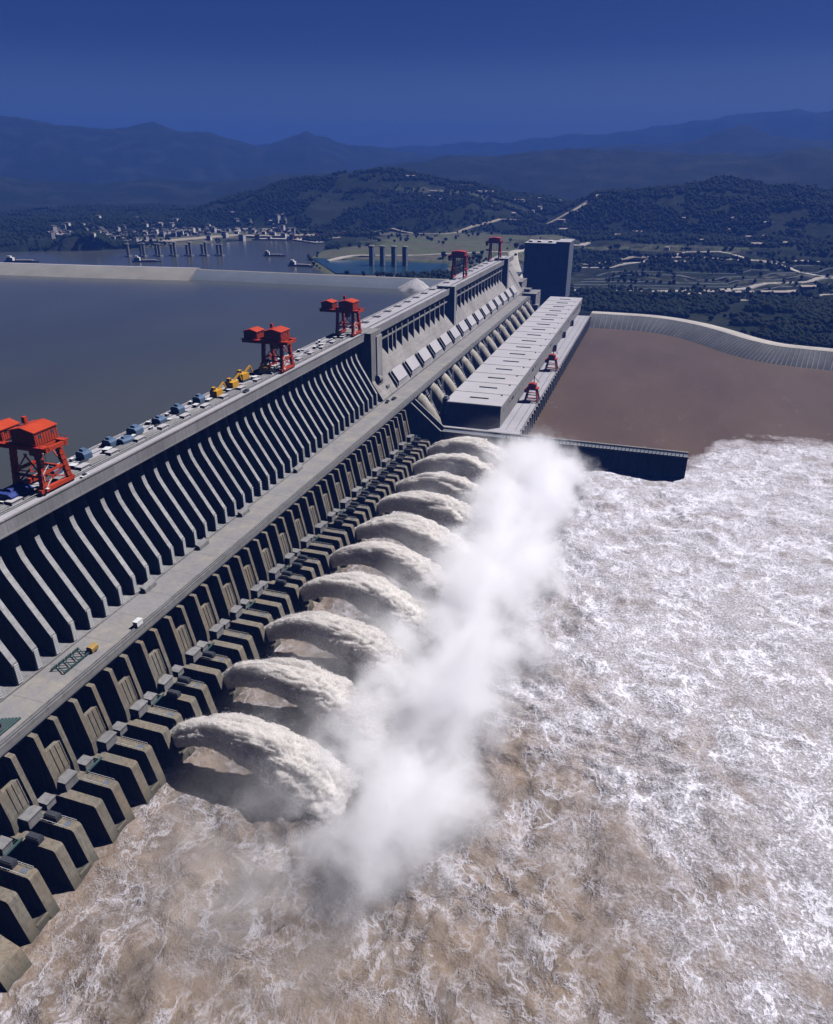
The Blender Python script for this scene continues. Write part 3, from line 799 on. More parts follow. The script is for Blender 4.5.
def make_tail(label):
    r = empty('tailrace_crane', (0,0,0), label, 'crane', 'red cranes on the tailrace deck')
    for x in (-7,7):
        for y in (-5,5): MB().beam((x,y*1.15,1.4),(x*.62,y*.6,13.5),1.3).build('leg', 'red', r)
        s = MB().box(x-.9,x+.9,-8.5,8.5,.9,2.0).build('sill_beam', 'steel', r)
        w_ = MB()
        for y in (-7,-5,5,7): w_.box(x-.6,x+.6,y-.7,y+.7,.3,1)
        w_.box(x-.3,x+.3,-7,7,.6,.95)
        w_.build('bogie', 'steel', s)
    m = MB()
    for y in (-5.4,5.4): m.beam((-7,y,1.6),(7,y,1.6),1.2); m.beam((-5.6,y*.8,8),(5.6,y*.8,8),.8)
    m.build('cross_brace', 'red', r)
    MB().box(-6.2,6.2,-4.6,4.6,13.2,15.2).build('platform', 'red', r)
    h_ = MB().prism([(-4.5,15.2),(3.8,15.2),(3.8,19.4),(-.5,20.4),(-4.5,19.4)],-3.6,3.6).build('machinery_house', 'red', r)
    MB().box(3.81,3.9,-2.6,2.6,17,18.3).build('window', 'glass', h_)
    MB().box(-8.8,-5.6,-2,2,9.4,13.4).build('operator_cab', 'red', r)
    m = MB().tube([(1,0,20),(1,0,28)], .5, 7); m.beam((1,0,27),(7,0,21),.5)
    m.build('jib_mast', 'red', r)
    return r
t1 = make_tail('nearer small red crane on the tailrace deck beside the powerhouse'); t1.location = (-118,764,15)
t2 = copy_tree(t1); t2['label'] = 'farther small red crane on the tailrace deck beside the powerhouse'; t2.location = (-118,905,15)

# things on the crest
def cover_machine(label, mat, kind):
    r = empty('covered_machine', (0,0,0), label, 'machine', 'blue covered machines along the crest')
    MB().prism([(-3.4,.4),(3.4,.4),(3.4,3.6),(2.2,5.0),(-1.8,5.3),(-3.4,3.9)], -4.2, 4.2).prism([(-1.6,5.2),(1.8,4.9),(1.2,6.6),(-1.0,6.6)], -2.2, 1.6).build('tarpaulin', mat, r)
    m = MB()
    for x in (-2.8,2.8):
        for y in (-3.6,3.6): m.box(x-.3,x+.3,y-.3,y+.3,0,.6)
    m.build('foot', 'steel', r); return r
b0 = cover_machine('blue grey tarpaulin covered winch on the crest deck between white hatch covers', 'blue', 0)
bpos = [(272,0),(291,.1),(297,-.1),(312,0),(332,.06),(352,0),(251,0),(374,0)]
for i, (y, a_) in enumerate(bpos):
    o = b0 if i == 0 else copy_tree(b0)
    o.location = (-266.0+(6 if i == 2 else 0)+random.uniform(-.8,.8), y, 111); o.rotation_euler = (0,0,a_+random.uniform(-.12,.12)); o.scale = (random.uniform(.7,.95), random.uniform(.6,.95), random.uniform(.6,1.0))
o = cover_machine('deep blue tarpaulin heap on the crest under the nearest gantry crane', 'tarblue', 0)
o.name = 'tarpaulin_heap'; del o['group']; o.location = (-262,223,111); o.scale = (1.5,1.5,.8)
def yellow_machine(label):
    r = empty('yellow_crawler_machine', (0,0,0), label, 'machine', 'yellow machines on the crest')
    MB().box(-2.6,2.6,-3.6,3.6,1.2,4.8).box(-1.8,.2,-2.8,-.4,4.8,6.8).build('body', 'yellow', r)
    m = MB().beam((0,2.5,4.6),(.5,8.4,7.6),.8,1.0); m.beam((.5,8.4,7.6),(.6,10.4,3.4),.7); m.build('arm', 'yellow', r)
    MB().box(-2.9,-1.7,-3.9,3.9,0,1.3).box(1.7,2.9,-3.9,3.9,0,1.3).build('track', 'steel', r)
    MB().box(-1.7,.1,-2.85,-2.81,5.2,6.5).box(.21,.25,-2.5,-.7,5.2,6.5).build('window', 'glass', r); return r
y0_ = yellow_machine('leftmost yellow machine on the crest, beside white hatch covers'); y0_.location = (-262.5,388,111)
for y, x, lb in ((407,-262.5,'yellow machine second from the left on the crest'),(428,-267,'yellow machine by the upstream parapet, third from the left'),(450,-262,'yellow machine right under the legs of the middle gantry crane')):
    c = copy_tree(y0_); c['label'] = lb; c.location = (x,y,111); c.rotation_euler = (0,0,random.uniform(-.3,.3)); c.scale = (1.15,1.0,1.15)
cr0 = None
for k_ in range(46):
    y = 215+k_*8.2+random.uniform(-3,3)
    if y > 585: break
    if cr0 is None:
        cr0 = empty('equipment_crate', (0,0,0), 'small grey crate in the clutter along the crest deck of the spillway', 'crate', 'small crates along the crest deck')
        MB().box(-1.3,1.3,-1.7,1.7,.2,1.9).box(-1.2,-.8,-1.6,1.6,0,.25).box(.8,1.2,-1.6,1.6,0,.25).build('box', 'slat', cr0); MB().box(-1.4,1.4,-1.8,1.8,1.9,2.1).build('lid', 'rail', cr0); c = cr0
    else: c = copy_tree(cr0)
    q_ = random.uniform(.5,1.15); c.location = (random.choice((-269.3,-263.0,-261.2,-268.6)), y, 111); c.rotation_euler = (0,0,random.uniform(-.4,.4)); c.scale = (q_*random.uniform(.7,1.3),q_*random.uniform(.6,1.6),q_)
# vehicles
def car(label, mat, loc, rz, sc=1):
    r = empty('parked_car', loc, label, 'car', None, rz); r.scale = (sc,sc,sc)
    MB().prism([(-.9,.35),(.9,.35),(.92,.8),(.85,.95),(-.85,.95),(-.92,.8)], -2.2, 2.2).build('body', mat, r)
    MB().add([(-.82,-1.3,.95),(.82,-1.3,.95),(.82,1.5,.95),(-.82,1.5,.95),(-.66,-.7,1.5),(.66,-.7,1.5),(.66,1.0,1.5),(-.66,1.0,1.5)],
             [(0,3,2,1),(4,5,6,7),(0,1,5,4),(1,2,6,5),(2,3,7,6),(3,0,4,7)]).build('window', 'glass', r)
    for x in (-.85,.85):
        for y in (-1.4,1.4): MB().tube([(x-.12,y,.35),(x+.12,y,.35)], .35, 10).build('wheel', 'steel', r)
car('dark car parked on the trestle road below the concrete tower block', 'steel', (-225,600,50.2), .1, 1.5)
car('second dark car on the trestle road, beyond the first below the tower block', 'dark', (-222.5,611,50.2), -.1, 1.5)
car('white car driving on the crest road by the nearest gantry crane', 'white', (-249,252,111), 0)
car('dark car driving on the crest road past the yellow machines', 'steel', (-250.5,404,111), 0, 1.2)
# steel truss frames lying on the trestle road
tr = empty('steel_truss', (-221.5,194,50.2), 'dark steel truss frames lying on the trestle road', 'truss')
for k_ in range(4):
    m = MB(); y = -7+4.2*k_
    m.beam((-3.4,y,1.1),(3.4,y+3.4,1.1),.35); m.beam((-3.4,y+3.4,1.1),(3.4,y,1.1),.35)
    for s_ in (-1,1): m.box(s_*3.4-.2,s_*3.4+.2,y,y+3.6,0,1.3)
    m.build('truss_panel', 'green', tr)
M['ochre'] = paint('dusty ochre paint', (.30,.19,.05), .7)
o = empty('compressor', (-218.2,204.5,50.2), 'small dull ochre compressor beside the truss frames on the trestle road', 'compressor')
MB().prism([(-1.6,.6),(1.6,.6),(1.6,2.4),(.9,3.0),(-1.0,3.0),(-1.6,2.3)],-2,2).build('body', 'ochre', o)
MB().tube([(-1.8,0,.6),(1.8,0,.6)], .6, 10).build('wheel', 'steel', o)
o = empty('white_van', (-211.4,227,50.9), 'small white cabinet on the outer kerb of the trestle road', 'cabinet'); o.name = 'control_cabinet'
MB().box(-1.2,1.2,-2,2,0,2.4).build('body', 'white', o); MB().box(-1.35,1.35,-2.15,2.15,2.4,2.6).build('lid', 'rail', o)
o = empty('pipe_stack', (-217,150,50.2), 'heap of dark green pipes on the trestle road at the left edge', 'pipes')
for k_ in range(6): MB().tube([(-3+1.1*k_,-9+k_*.7,.6),(-3.4+1.2*k_,7+k_*.5,.6)], .5, 8).build('pipe', 'green', o)
m = MB(); m.tube([(-2+4*math.cos(a_),0+4*math.sin(a_),1.4) for a_ in np.linspace(0,5.2,22)], .45, 8); m.build('hose', 'steel', o)

# ------------------------------------------------------------------ water jets
JETL = ['first, nearest water jet arching from the dam outlets', 'second water jet from the nearest', 'third water jet from the nearest', 'fourth water jet from the nearest', 'fifth water jet from the nearest',
        'sixth water jet from the nearest, fourth before the last two small ones', 'seventh water jet, with three more beyond it', 'eighth water jet, with two more beyond it', 'ninth water jet, next to last towards the guide wall', 'tenth, farthest water jet beside the concrete guide wall']
JETL[5] = 'sixth water jet from the nearest, with four more beyond it'
j0 = min(range(len(frames)), key=lambda i: abs(frames[i]-210.6))
for n_ in range(10):
    Yr = frames[j0+2*n_] if j0+2*n_ < len(frames) else frames[j0]+2*P*n_
    yc = Yr-6.75; sdn = 100+n_*7
    nt_, ns = (230, 110) if n_ < 3 else (150, 72)
    L = rng.uniform(80, 92); bb = -.0106*rng.uniform(.88, 1.12)*(88/L)
    T, S = np.meshgrid(np.linspace(0, 1, nt_), np.linspace(0, 2*math.pi, ns, endpoint=False), indexing='ij')
    u = T*L
    cx_ = -183+u; cz_ = 10.5+bb*(u*u-70*u)
    dz = bb*(2*u-70); ln = np.hypot(1, dz); nx_, nz_ = -dz/ln, 1/ln
    kw = rng.uniform(.74, 1.08); hw = 3.2+kw*12.0*T**1.15; hh = 4.0+(4.2+2.6*kw)*T**1.1
    lat = np.cos(S); vert = np.sin(S)
    # squarer near the gate, flatter lower side
    vert = np.sign(vert)*np.abs(vert)**.8*np.where(vert < 0, 1.05+.75*np.sin(math.pi*T)**.8, 1.0)
    lat = np.sign(lat)*np.abs(lat)**.85
    bx_ = cx_+nx_*vert*hh; by_ = yc+lat*hw; bz_ = cz_+nz_*vert*hh
    def bil(k, o_): return 1-2*np.abs(fbm(u/(6.5*k)+sdn, by_/k+o_, bz_/k, 3, sdn+o_)*1.6)
    q = fbm(u/16, S*2.0+sdn, bz_*0+sdn, 4, sdn)
    st = -bil(7., 3)*1.0-bil(3.1, 7)*.62
    fi = -bil(1.35, 11); mi = vnoise(u/.7, by_/.5, bz_/.5, sdn)
    am = sstep(0, .10, T)
    d = am*(q*2.2+(st+.35)*.8+fi*.55+mi*.3)*(.5+1.15*T)
    X = bx_+nx_*np.sin(S)*d+am*fi*.8; Y = by_+np.cos(S)*d*1.1; Z = bz_+nz_*np.sin(S)*d
    o = gridmesh('water_jet', X, Y, Z, 'jet', uv=np.stack([u/20, S], -1), wrap=True, close=True)
    tag(o, JETL[n_], 'water jet', 'jets of water shooting from the dam', 'thing')
    # loose drops flung off the jet
    nd = 5200 if n_ < 3 else 2200
    ti = (nt_*rng.beta(1.5, 1.1, nd)*.999).astype(int); si = rng.integers(0, ns, nd)
    cxx = np.stack([X[ti,si], Y[ti,si], Z[ti,si]], -1)
    outw = np.stack([(nx_*np.sin(S))[ti,si], np.cos(S)[ti,si], (nz_*np.sin(S))[ti,si]], -1)
    fling = rng.exponential(.7, nd)*(.3+1.2*T[ti,si])
    cxx = cxx+outw*fling[:,None]+rng.normal(0, .25, (nd,3))
    tet = np.array([(1,1,1),(1,-1,-1),(-1,1,-1),(-1,-1,1)])*.5
    V = cxx[:,None,:]+tet[None]*rng.uniform(.07,.22,nd)[:,None,None]*rng.uniform(.5,1.6,(nd,1,3))
    Fi = (np.array([(0,1,2),(0,3,1),(0,2,3),(1,3,2)])[None]+np.arange(nd)[:,None,None]*4).reshape(-1,3)
    me = bpy.data.meshes.new('flying_spray'); me.from_pydata(V.reshape(-1,3).tolist(), [], Fi.tolist()); me.materials.append(M['drops'])
    ch = bpy.data.objects.new('flying_spray', me); col.objects.link(ch); ch.parent = o; ch['kind'] = 'stuff'

# ------------------------------------------------------------------ spray cloud
sp = MB().box(-174, 45, 100, 655, -4, 90).build('spray_mist', 'conc'); tag(sp, 'white spray mist rising where the jets hit the river', 'mist', kind='stuff')
t = NT('spray'); P_ = t.pos(); x_ = t.sep(P_)
wn = t.n('ShaderNodeTexNoise'); wn.inputs['Scale'].default_value = .03; wn.inputs['Detail'].default_value = 2; t.l(P_, wn.inputs['Vector'])
ad = t.n('ShaderNodeVectorMath', operation='MULTIPLY_ADD'); t.l(wn.outputs['Color'], ad.inputs[0]); ad.inputs[1].default_value = (30,30,30); t.l(P_, ad.inputs[2])
n1 = t.noise(ad.outputs[0], .030, 8, .66)
n1 = t.math('MULTIPLY_ADD', t.math('SUBTRACT', n1, .5), 6.0, .62)
ex = t.math('DIVIDE', t.math('ADD', x_[0], 78), 42)
ex2 = t.math('MULTIPLY', ex, ex)
ez = t.math('DIVIDE', t.math('MAXIMUM', x_[2], 0), 46); ez2 = t.math('MULTIPLY', ez, ez)
ey = t.math('DIVIDE', t.math('MAXIMUM', t.math('SUBTRACT', t.math('ABSOLUTE', t.math('SUBTRACT', x_[1], 385)), 185), 0), 45); ey2 = t.math('MULTIPLY', ey, ey)
r2 = t.math('ADD', ex2, t.math('ADD', ez2, ey2))
dd = t.math('SUBTRACT', t.math('ADD', n1, .62), t.math('MULTIPLY', r2, 1.15), clamp=False)
dd = t.math('MAXIMUM', dd, 0)
dd = t.math('MULTIPLY', t.math('MULTIPLY', t.math('POWER', dd, 1.6), t.math('MULTIPLY_ADD', t.math('DIVIDE', t.math('SUBTRACT', x_[1], 150), 450), .55, .66)), .092)
# thinner spray drifting below and around the jets
jx = t.ramp(t.math('DIVIDE', t.math('ADD', x_[0], 172), 66), [(0,0),(1,1)])
jz = t.math('MAXIMUM', t.math('SUBTRACT', 1.0, t.math('DIVIDE', t.math('ABSOLUTE', t.math('SUBTRACT', x_[2], 8)), 26)), 0)
jx2 = t.ramp(t.math('DIVIDE', t.math('SUBTRACT', -50, x_[0]), 45), [(0,0),(1,1)])
jy = t.ramp(t.math('DIVIDE', t.math('SUBTRACT', 310, t.math('ABSOLUTE', t.math('SUBTRACT', x_[1], 388))), 120), [(.2,0),(1,1)])
jn = t.math('MAXIMUM', t.math('SUBTRACT', n1, .1), 0)
low = t.math('MULTIPLY', t.math('MULTIPLY', t.math('MULTIPLY', jx, jz), t.math('MULTIPLY', jx2, jy)), jn)
dd = t.math('MULTIPLY_ADD', low, .055, dd)
# stay clear of the box faces
edge = t.math('MULTIPLY', t.ramp(t.math('DIVIDE', t.math('SUBTRACT', 45, x_[0]), 60), [(0,0),(1,1)]), t.ramp(t.math('DIVIDE', t.math('ADD', x_[0], 174), 30), [(0,0),(1,1)]))
dd = t.math('MULTIPLY', dd, edge)
pv = t.n('ShaderNodeVolumePrincipled'); pv.inputs['Color'].default_value = (.985,.985,1,1); pv.inputs['Anisotropy'].default_value = .0
t.l(dd, pv.inputs['Density']); t.l(pv.outputs[0], t.out.inputs['Volume'])
sp.data.materials.clear(); sp.data.materials.append(t.m)

# ------------------------------------------------------------------ far shore and structures
def hz1(x, y): return float(height(np.array([x]), np.array([y]))[0])
def ribbon(name, pts, w_, mat, zo=.5, kind='structure', z=None, step=18):
    Pn = []
    for (a, b) in zip(pts[:-1], pts[1:]):
        n_ = max(1, int(math.hypot(b[0]-a[0], b[1]-a[1])/step))
        for i in range(n_): Pn.append((a[0]+(b[0]-a[0])*i/n_, a[1]+(b[1]-a[1])*i/n_))
    Pn.append(pts[-1]); Pn = np.array(Pn); D = np.gradient(Pn, axis=0); D /= np.linalg.norm(D, axis=1)[:, None]
    N = np.stack([-D[:,1], D[:,0]], 1)
    k_ = np.linspace(-.5, .5, 5)
    X = Pn[:,0:1]+N[:,0:1]*k_*w_; Y = Pn[:,1:2]+N[:,1:2]*k_*w_
    if z is None:
        Z = height(X, Y, False).max(axis=1, keepdims=True)+zo+0*X
    else: Z = np.full(X.shape, z)
    X = np.concatenate([X[:,:1], X, X[:,-1:]],1); Y = np.concatenate([Y[:,:1], Y, Y[:,-1:]],1); Z = np.concatenate([Z[:,:1]-4, Z, Z[:,-1:]-4],1)
    return gridmesh(name, X, Y, Z, mat, kind, smooth=False)
# dikes in the reservoir
def dike(name, pts, ztop, wtop, zbot, wbot, mat, label, capmat='deck'):
    Pn = np.array(pts, float); D = np.gradient(Pn, axis=0); D /= np.linalg.norm(D, axis=1)[:, None]; N = np.stack([-D[:,1], D[:,0]], 1)
    root = empty(name, (*pts[0], 62), label, 'embankment')
    offs = [(-wbot/2,zbot),(-wtop/2,ztop),(wtop/2,ztop),(wbot/2,zbot)]
    X = np.stack([Pn[:,0]+N[:,0]*o_ for o_, _ in offs],1)-pts[0][0]; Y = np.stack([Pn[:,1]+N[:,1]*o_ for o_, _ in offs],1)-pts[0][1]; Z = np.tile([z_-62 for _, z_ in offs], (len(Pn),1)).astype(float)
    o_ = gridmesh('slope', X, Y, Z, mat, smooth=False); o_.parent = root
    m = MB()
    for row in (0, -1):
        m.add([(X[row,i],Y[row,i],Z[row,i]) for i in range(4)], [(0,1,2,3)])
    m.build('end_face', mat, root)
    offs = [(-wtop/2+.5,ztop+.4),(wtop/2-.5,ztop+.4)]
    X = np.stack([Pn[:,0]+N[:,0]*o_ for o_, _ in offs],1)-pts[0][0]; Y = np.stack([Pn[:,1]+N[:,1]*o_ for o_, _ in offs],1)-pts[0][1]
    o_ = gridmesh('crest_path', X, Y, np.full(X.shape, ztop+.4-62), capmat, smooth=False); o_.parent = root
dike('embankment', [(-2400,1095),(-1700,1140),(-1236,1160),(-1020,1180),(-822,1206)], 78, 12, 58, 112, 'dike', 'pale sloped concrete embankment standing in the reservoir on the left')
dike('low_embankment', [(-850,1203),(-640,1207),(-444,1212),(-330,1216)], 76, 12, 58, 70, 'slat', 'lower dark embankment joining the pale one to the dam', 'dike')
# white rubble pile
ang = np.linspace(0, 2*math.pi, 48, endpoint=False); rad = np.linspace(1, 0, 14)
A2, R2 = np.meshgrid(ang, rad)
rr = 29*R2*(1+.12*vnoise(np.cos(A2)*2, np.sin(A2)*2, R2*3, 5)); hh_ = 19*(1-R2)**.85
o = gridmesh('rubble_pile', -392+rr*np.cos(A2)*1.1, 1190+rr*np.sin(A2), 61+hh_+.8*vnoise(A2*9, R2*9, None, 2)*(R2 > .05), 'roof', wrap=True)
tag(o, 'pale conical rubble pile at the waterline beside the dam crest', 'rubble pile', None, 'thing')
# guide piers in the lock approach
def pier_col(h, r): return MB().tube([(0,0,-6),(0,0,h*.92),(0,0,h)], [r,r,r*.8], 12).box(-r*1.25,r*1.25,-r*1.25,r*1.25,h,h+1.4)
gp0 = None
for i in range(13):
    f_ = i/12; x = -1178+(1178-985)*f_; y = 1478+84*f_+(0 if i % 2 else -18)
    if gp0 is None:
        gp0 = empty('mooring_pier', (x,y,62), 'slender pale mooring pier in the row standing in the lock approach', 'pier', 'row of mooring piers in the reservoir')
        pier_col(27, 3.4).build('shaft', 'dike', gp0); MB().box(-6,6,-6,6,0,2.5).build('footing', 'conc', gp0)
    else:
        c = copy_tree(gp0); c.location = (x,y,62); c.scale = (1,1,random.uniform(.82,1.12))
g4 = None
for i, x in enumerate((-573,-550,-526,-503)):
    if g4 is None:
        g4 = empty('gate_pillar', (x,1452,62), 'tall dark concrete pillar in the row of four beside the teal pond', 'pillar', 'four pillars beside the pond')
        MB().box(-4,4,-5,5,0,40).build('shaft', 'slat', g4); MB().box(-5,5,-6,6,40,42).build('cap', 'dike', g4)
    else:
        c = copy_tree(g4); c.location = (x,1452+2*i,62)
# ships
def ship(label, x, y, L_, rz, col_='hull'):
    r = empty('cargo_ship', (x,y,62), label, 'ship', 'ships on the reservoir', rz)
    W_ = L_*.16
    m = MB().slab([(-L_/2,-W_/2),(L_*.36,-W_/2),(L_/2,0),(L_*.36,W_/2),(-L_/2,W_/2)], -1, 3.2); m.build('hull', col_, r)
    MB().box(-L_*.44,-L_*.24,-W_*.4,W_*.4,3.2,9.5).box(-L_*.40,-L_*.3,-W_*.3,W_*.3,9.5,12.5).build('deckhouse', 'house', r)
    MB().box(-L_*.18,L_*.32,-W_*.36,W_*.36,3.2,4.6).build('hatch', 'tile', r)
    MB().tube([(L_*.38,0,3),(L_*.38,0,12)], .4, 6).build('mast', 'steel', r)
ship('dark cargo ship between the pale embankment and the mooring piers', -1072, 1386, 62, .35)
ship('faint long barge near the left picture edge behind the embankment', -1330, 1300, 74, .3)
ship('blue ferry moored off the brown spit near the pond', -716, 1418, 60, 0)
ship('small dark boat farther up the channel beyond the blue ferry', -863, 1575, 52, .2)
# ship lift block
slb = empty('ship_lift', (-205,1410,20), 'large dark blue shaded concrete block at the far end of the dam', 'building')
for x0, x1, z1 in ((-40,17,103),(17.2,40,106)):
    m = MB().box(x0,x1,-34,30,0,z1)
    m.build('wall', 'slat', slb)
    ribs = MB()
    for x in np.arange(x0+2, x1-1, 5.5): ribs.box(x,x+1.2,-35,-34,2,z1-2)
    ribs.build('rib', 'slat', slb)
    MB().box(x0-1,x1+1,-35.5,31,z1,z1+1.6).build('roof', 'deck', slb)
m = MB()
for x in (-36,-20,0): m.box(x,x+7,-20,-8,104.6,107.5)
m.build('roof_house', 'house', slb)
for (x0,x1,y0,y1,z0,z1) in ((-262,-232,1296,1345,40,66),(-240,-205,1290,1340,15,48),(-226,-200,1286,1300,12,30)):
    o = empty('abutment_block', ((x0+x1)/2,(y0+y1)/2,z0), {66:'stepped grey concrete block where the far crest meets the bank',48:'rough concrete step below the far crest beside the trestle road end',30:'lowest concrete step behind the far end of the powerhouse'}[z1], 'concrete block')
    hx, hy = (x1-x0)/2, (y1-y0)/2
    MB().box(-hx,hx,-hy,hy,-20,z1-z0).build('wall', 'face', o)
    MB().box(-hx-.6,hx+.6,-hy-.6,hy+.6,z1-z0,z1-z0+1).box(-hx*.5,hx*.2,-hy*.4,hy*.4,z1-z0+1,z1-z0+6).build('cap', 'conc', o)
# revetment along the tailrace bank
def revet():
    pts = [(-110,1273),(-55,1273),(-8,1269),(30,1240),(50,1218),(75,1184),(95,1150),(125,1115),(157,1093),(195,1084),(233,1078),(320,1056),(420,1030),(560,992),(700,960)]
    Pn = []
    for a, b in zip(pts[:-1], pts[1:]):
        for i in range(6): Pn.append((a[0]+(b[0]-a[0])*i/6, a[1]+(b[1]-a[1])*i/6))
    Pn = np.array(Pn+[pts[-1]]); K = np.ones(7)/7
    Ps = Pn.copy()
    for c_ in (0,1): Ps[3:-3,c_] = np.convolve(Pn[:,c_], K, 'valid')
    D = np.gradient(Ps, axis=0); D /= np.linalg.norm(D, axis=1)[:,None]; N = np.stack([-D[:,1], D[:,0]],1)
    root = empty('revetment', (0,1200,0), 'curved pale ribbed concrete embankment wall lining the tailrace bank', 'river wall')
    offs = [(-4,-6),(0,-1),(32,17.6),(36,17.8)]
    X = np.stack([Ps[:,0]+N[:,0]*o_ for o_,_ in offs],1); Y = np.stack([Ps[:,1]+N[:,1]*o_ for o_,_ in offs],1)-1200; Z = np.tile([z for _,z in offs],(len(Ps),1)).astype(float)
    o_ = gridmesh('slope', X, Y, Z, 'revet', smooth=False); o_.parent = root
    offs = [(35,18.2),(38,18.4),(57,18.4),(60,12)]
    X = np.stack([Ps[:,0]+N[:,0]*o_ for o_,_ in offs],1); Y = np.stack([Ps[:,1]+N[:,1]*o_ for o_,_ in offs],1)-1200; Z = np.tile([z for _,z in offs],(len(Ps),1)).astype(float)
    o_ = gridmesh('promenade', X, Y, Z, 'dirtroad', smooth=False); o_.parent = root
    m = MB()
    for i in range(0, len(Ps), 1):
        a = (Ps[i,0], Ps[i,1]-1200, -1); b = (Ps[i,0]+N[i,0]*32, Ps[i,1]+N[i,1]*32-1200, 17.9)
        m.beam(a, b, 1.3, .8)
    m.build('rib', 'conc', root)
revet()
# roads
ribbon('river_road', [(-205,1500),(-120,1515),(-21,1535),(90,1590),(200,1660),(334,1723),(600,1800),(1000,1850)], 18, 'dirtroad')
ribbon('quarry_road', [(-190,1850),(-60,1905),(60,1935),(200,1900),(330,1880)], 26, 'quarry')
ribbon('hill_road', [(-240,1790),(-100,1830),(30,1960),(120,1990),(240,1850),(330,1700)], 12, 'dirtroad')
for k_, (yy, zz) in enumerate(((1570,0),(1615,0),(1662,0),(1712,0),(1766,0))):
    ribbon('bench_path', [(-190+12*k_,yy-30),(-60,yy-6+4*k_),(90,yy+22),(220,yy+60-5*k_),(420,yy+120),(700,yy+150)], 5.5, 'slat')
ribbon('lower_road', [(-10,1420),(120,1470),(300,1540),(600,1560)], 9, 'dirtroad')
ribbon('dam_access_road', [(-258,1300),(-262,1420),(-300,1560),(-330,1700),(-300,1850),(-255,1980),(-200,2050)], 22, 'dirtroad')
ribbon('terrace_road', [(-330,1700),(-450,1650),(-560,1600),(-660,1560),(-690,1490)], 10, 'dirtroad')
ribbon('far_road', [(-1000,2150),(-800,2200),(-620,2150),(-500,2350),(-300,2500),(-200,2700)], 14, 'quarry')
ribbon('shore_road', [(-1430,1700),(-1300,1740),(-1200,1960),(-1000,2030),(-880,1960)], 40, 'quarry')
ribbon('quay', [(-1120,1950),(-1010,1975),(-900,1900)], 30, 'dirtroad')
# buildings
def house_proto(kind):
    r = empty('house', (0,0,0), '', 'building')
    w_, d_, h_ = ((14,10,9),(20,11,15),(34,12,7),(16,12,24))[kind]
    MB().box(-w_/2,w_/2,-d_/2,d_/2,-8,h_).build('wall', 'house', r)
    if kind in (0,2):
        MB().prism([(-d_/2-.8,h_),(d_/2+.8,h_),(0,h_+3)],-w_/2-.8,w_/2+.8).build('roof', 'tile', r).rotation_euler = (0,0,math.pi/2)
    else:
        MB().box(-w_/2-.5,w_/2+.5,-d_/2-.5,d_/2+.5,h_,h_+.9).box(-2,2,-2,2,h_+.9,h_+3.4).build('roof', 'dike', r)
    m = MB()
    for z in np.arange(1.4, h_-1.6, 3.1):
        for x in np.arange(-w_/2+1.4, w_/2-1.6, 3.2):
            m.box(x,x+1.7,-d_/2-.05,-d_/2+.02,z,z+1.5)
    m.build('window', 'glass', r); return r
protos = [house_proto(k) for k in range(4)]
used = [False]*4
def put_house(k, x, y, rz, label, group, z=None):
    o = protos[k] if not used[k] else copy_tree(protos[k]); used[k] = True
    o.location = (x, y, (hz1(x, y) if z is None else z)+.3); o.rotation_euler = (0,0,rz); o['label'] = label; o['group'] = group; q_ = random.uniform(.6,.95); o.scale = (q_,q_,q_)
    return o
n_ = 0
while n_ < 170:
    a_ = R(random.uniform(-43.5, -27)); r0 = random.gauss(2330, 150)
    x, y = r0*math.sin(a_), r0*math.cos(a_)
    z_ = hz1(x, y)
    if z_ < 63 or z_ > 135: continue
    put_house(random.choice([0,1,1,0,1,2,0,1,3]), x, y, random.uniform(-.9,.1), 'small white building in the riverside town at the foot of the left hill', 'town buildings on the far left shore', z_); n_ += 1
for i in range(26):
    x = random.uniform(-900,-250); y = random.uniform(2250,3100)
    put_house(random.choice([0,2,0]), x, y, random.uniform(-.5,.5), 'small pale shed on the cleared ground behind the dam', 'sheds on the cleared ground behind the dam')
for i in range(16):
    x = random.uniform(-250,330); y = random.uniform(1850,2400)
    put_house(random.choice([0,2,0]), x, y, random.uniform(-.3,.5), 'small pale building on the terraced slope right of the dam', 'buildings on the terraced slope')
for i in range(9):
    x = 60+i*26+random.uniform(-8,8); y = 1500+i*12+random.uniform(-14,14)
    put_house(random.choice([0,2]), x, y, random.uniform(.2,.6), 'low building among dark trees behind the curved river wall', 'low buildings behind the curved river wall')
o = put_house(2, -330, 3650, .1, 'long bright white shed on the hillside right of centre', 'bright hillside shed'); o.scale = (2.4,1.6,1.6); del o['group']
o = put_house(2, -470, 3500, .1, 'reddish roofed hall on the hillside left of the bright white shed', 'x'); o.scale = (1.8,1.5,1.3); del o['group']
# slogan boards
sg = empty('slogan_board', (-960,2000,0), 'row of small red and white slogan boards on the far bank', 'sign')
for i in range(15):
    f_ = i/14; x = -1026+135*f_; y = 1955+85*f_; z = hz1(x,y)
    MB().box(x-3.2,x+3.2,y-.4,y+.4,z+2,z+9).build('letter_panel', 'sign' if i % 3 else 'white', sg, loc=(960,-2000,0))
sg = empty('slogan_board', (-740,2830,0), 'wide red board carrying white characters below the hill', 'sign')
z = hz1(-740,2830)
MB().box(-48,48,-.5,.5,z+2,z+18).build('board', 'sign', sg)
m = MB()
for i in range(11):
    x = -45+i*8.3; m.box(x,x+5.6,-.9,-.55,z+12,z+13.6); m.box(x,x+5.6,-.9,-.55,z+6,z+7.6); m.box(x+2,x+3.4,-.92,-.56,z+4.5,z+15.5)
m.build('lettering', 'white', sg)

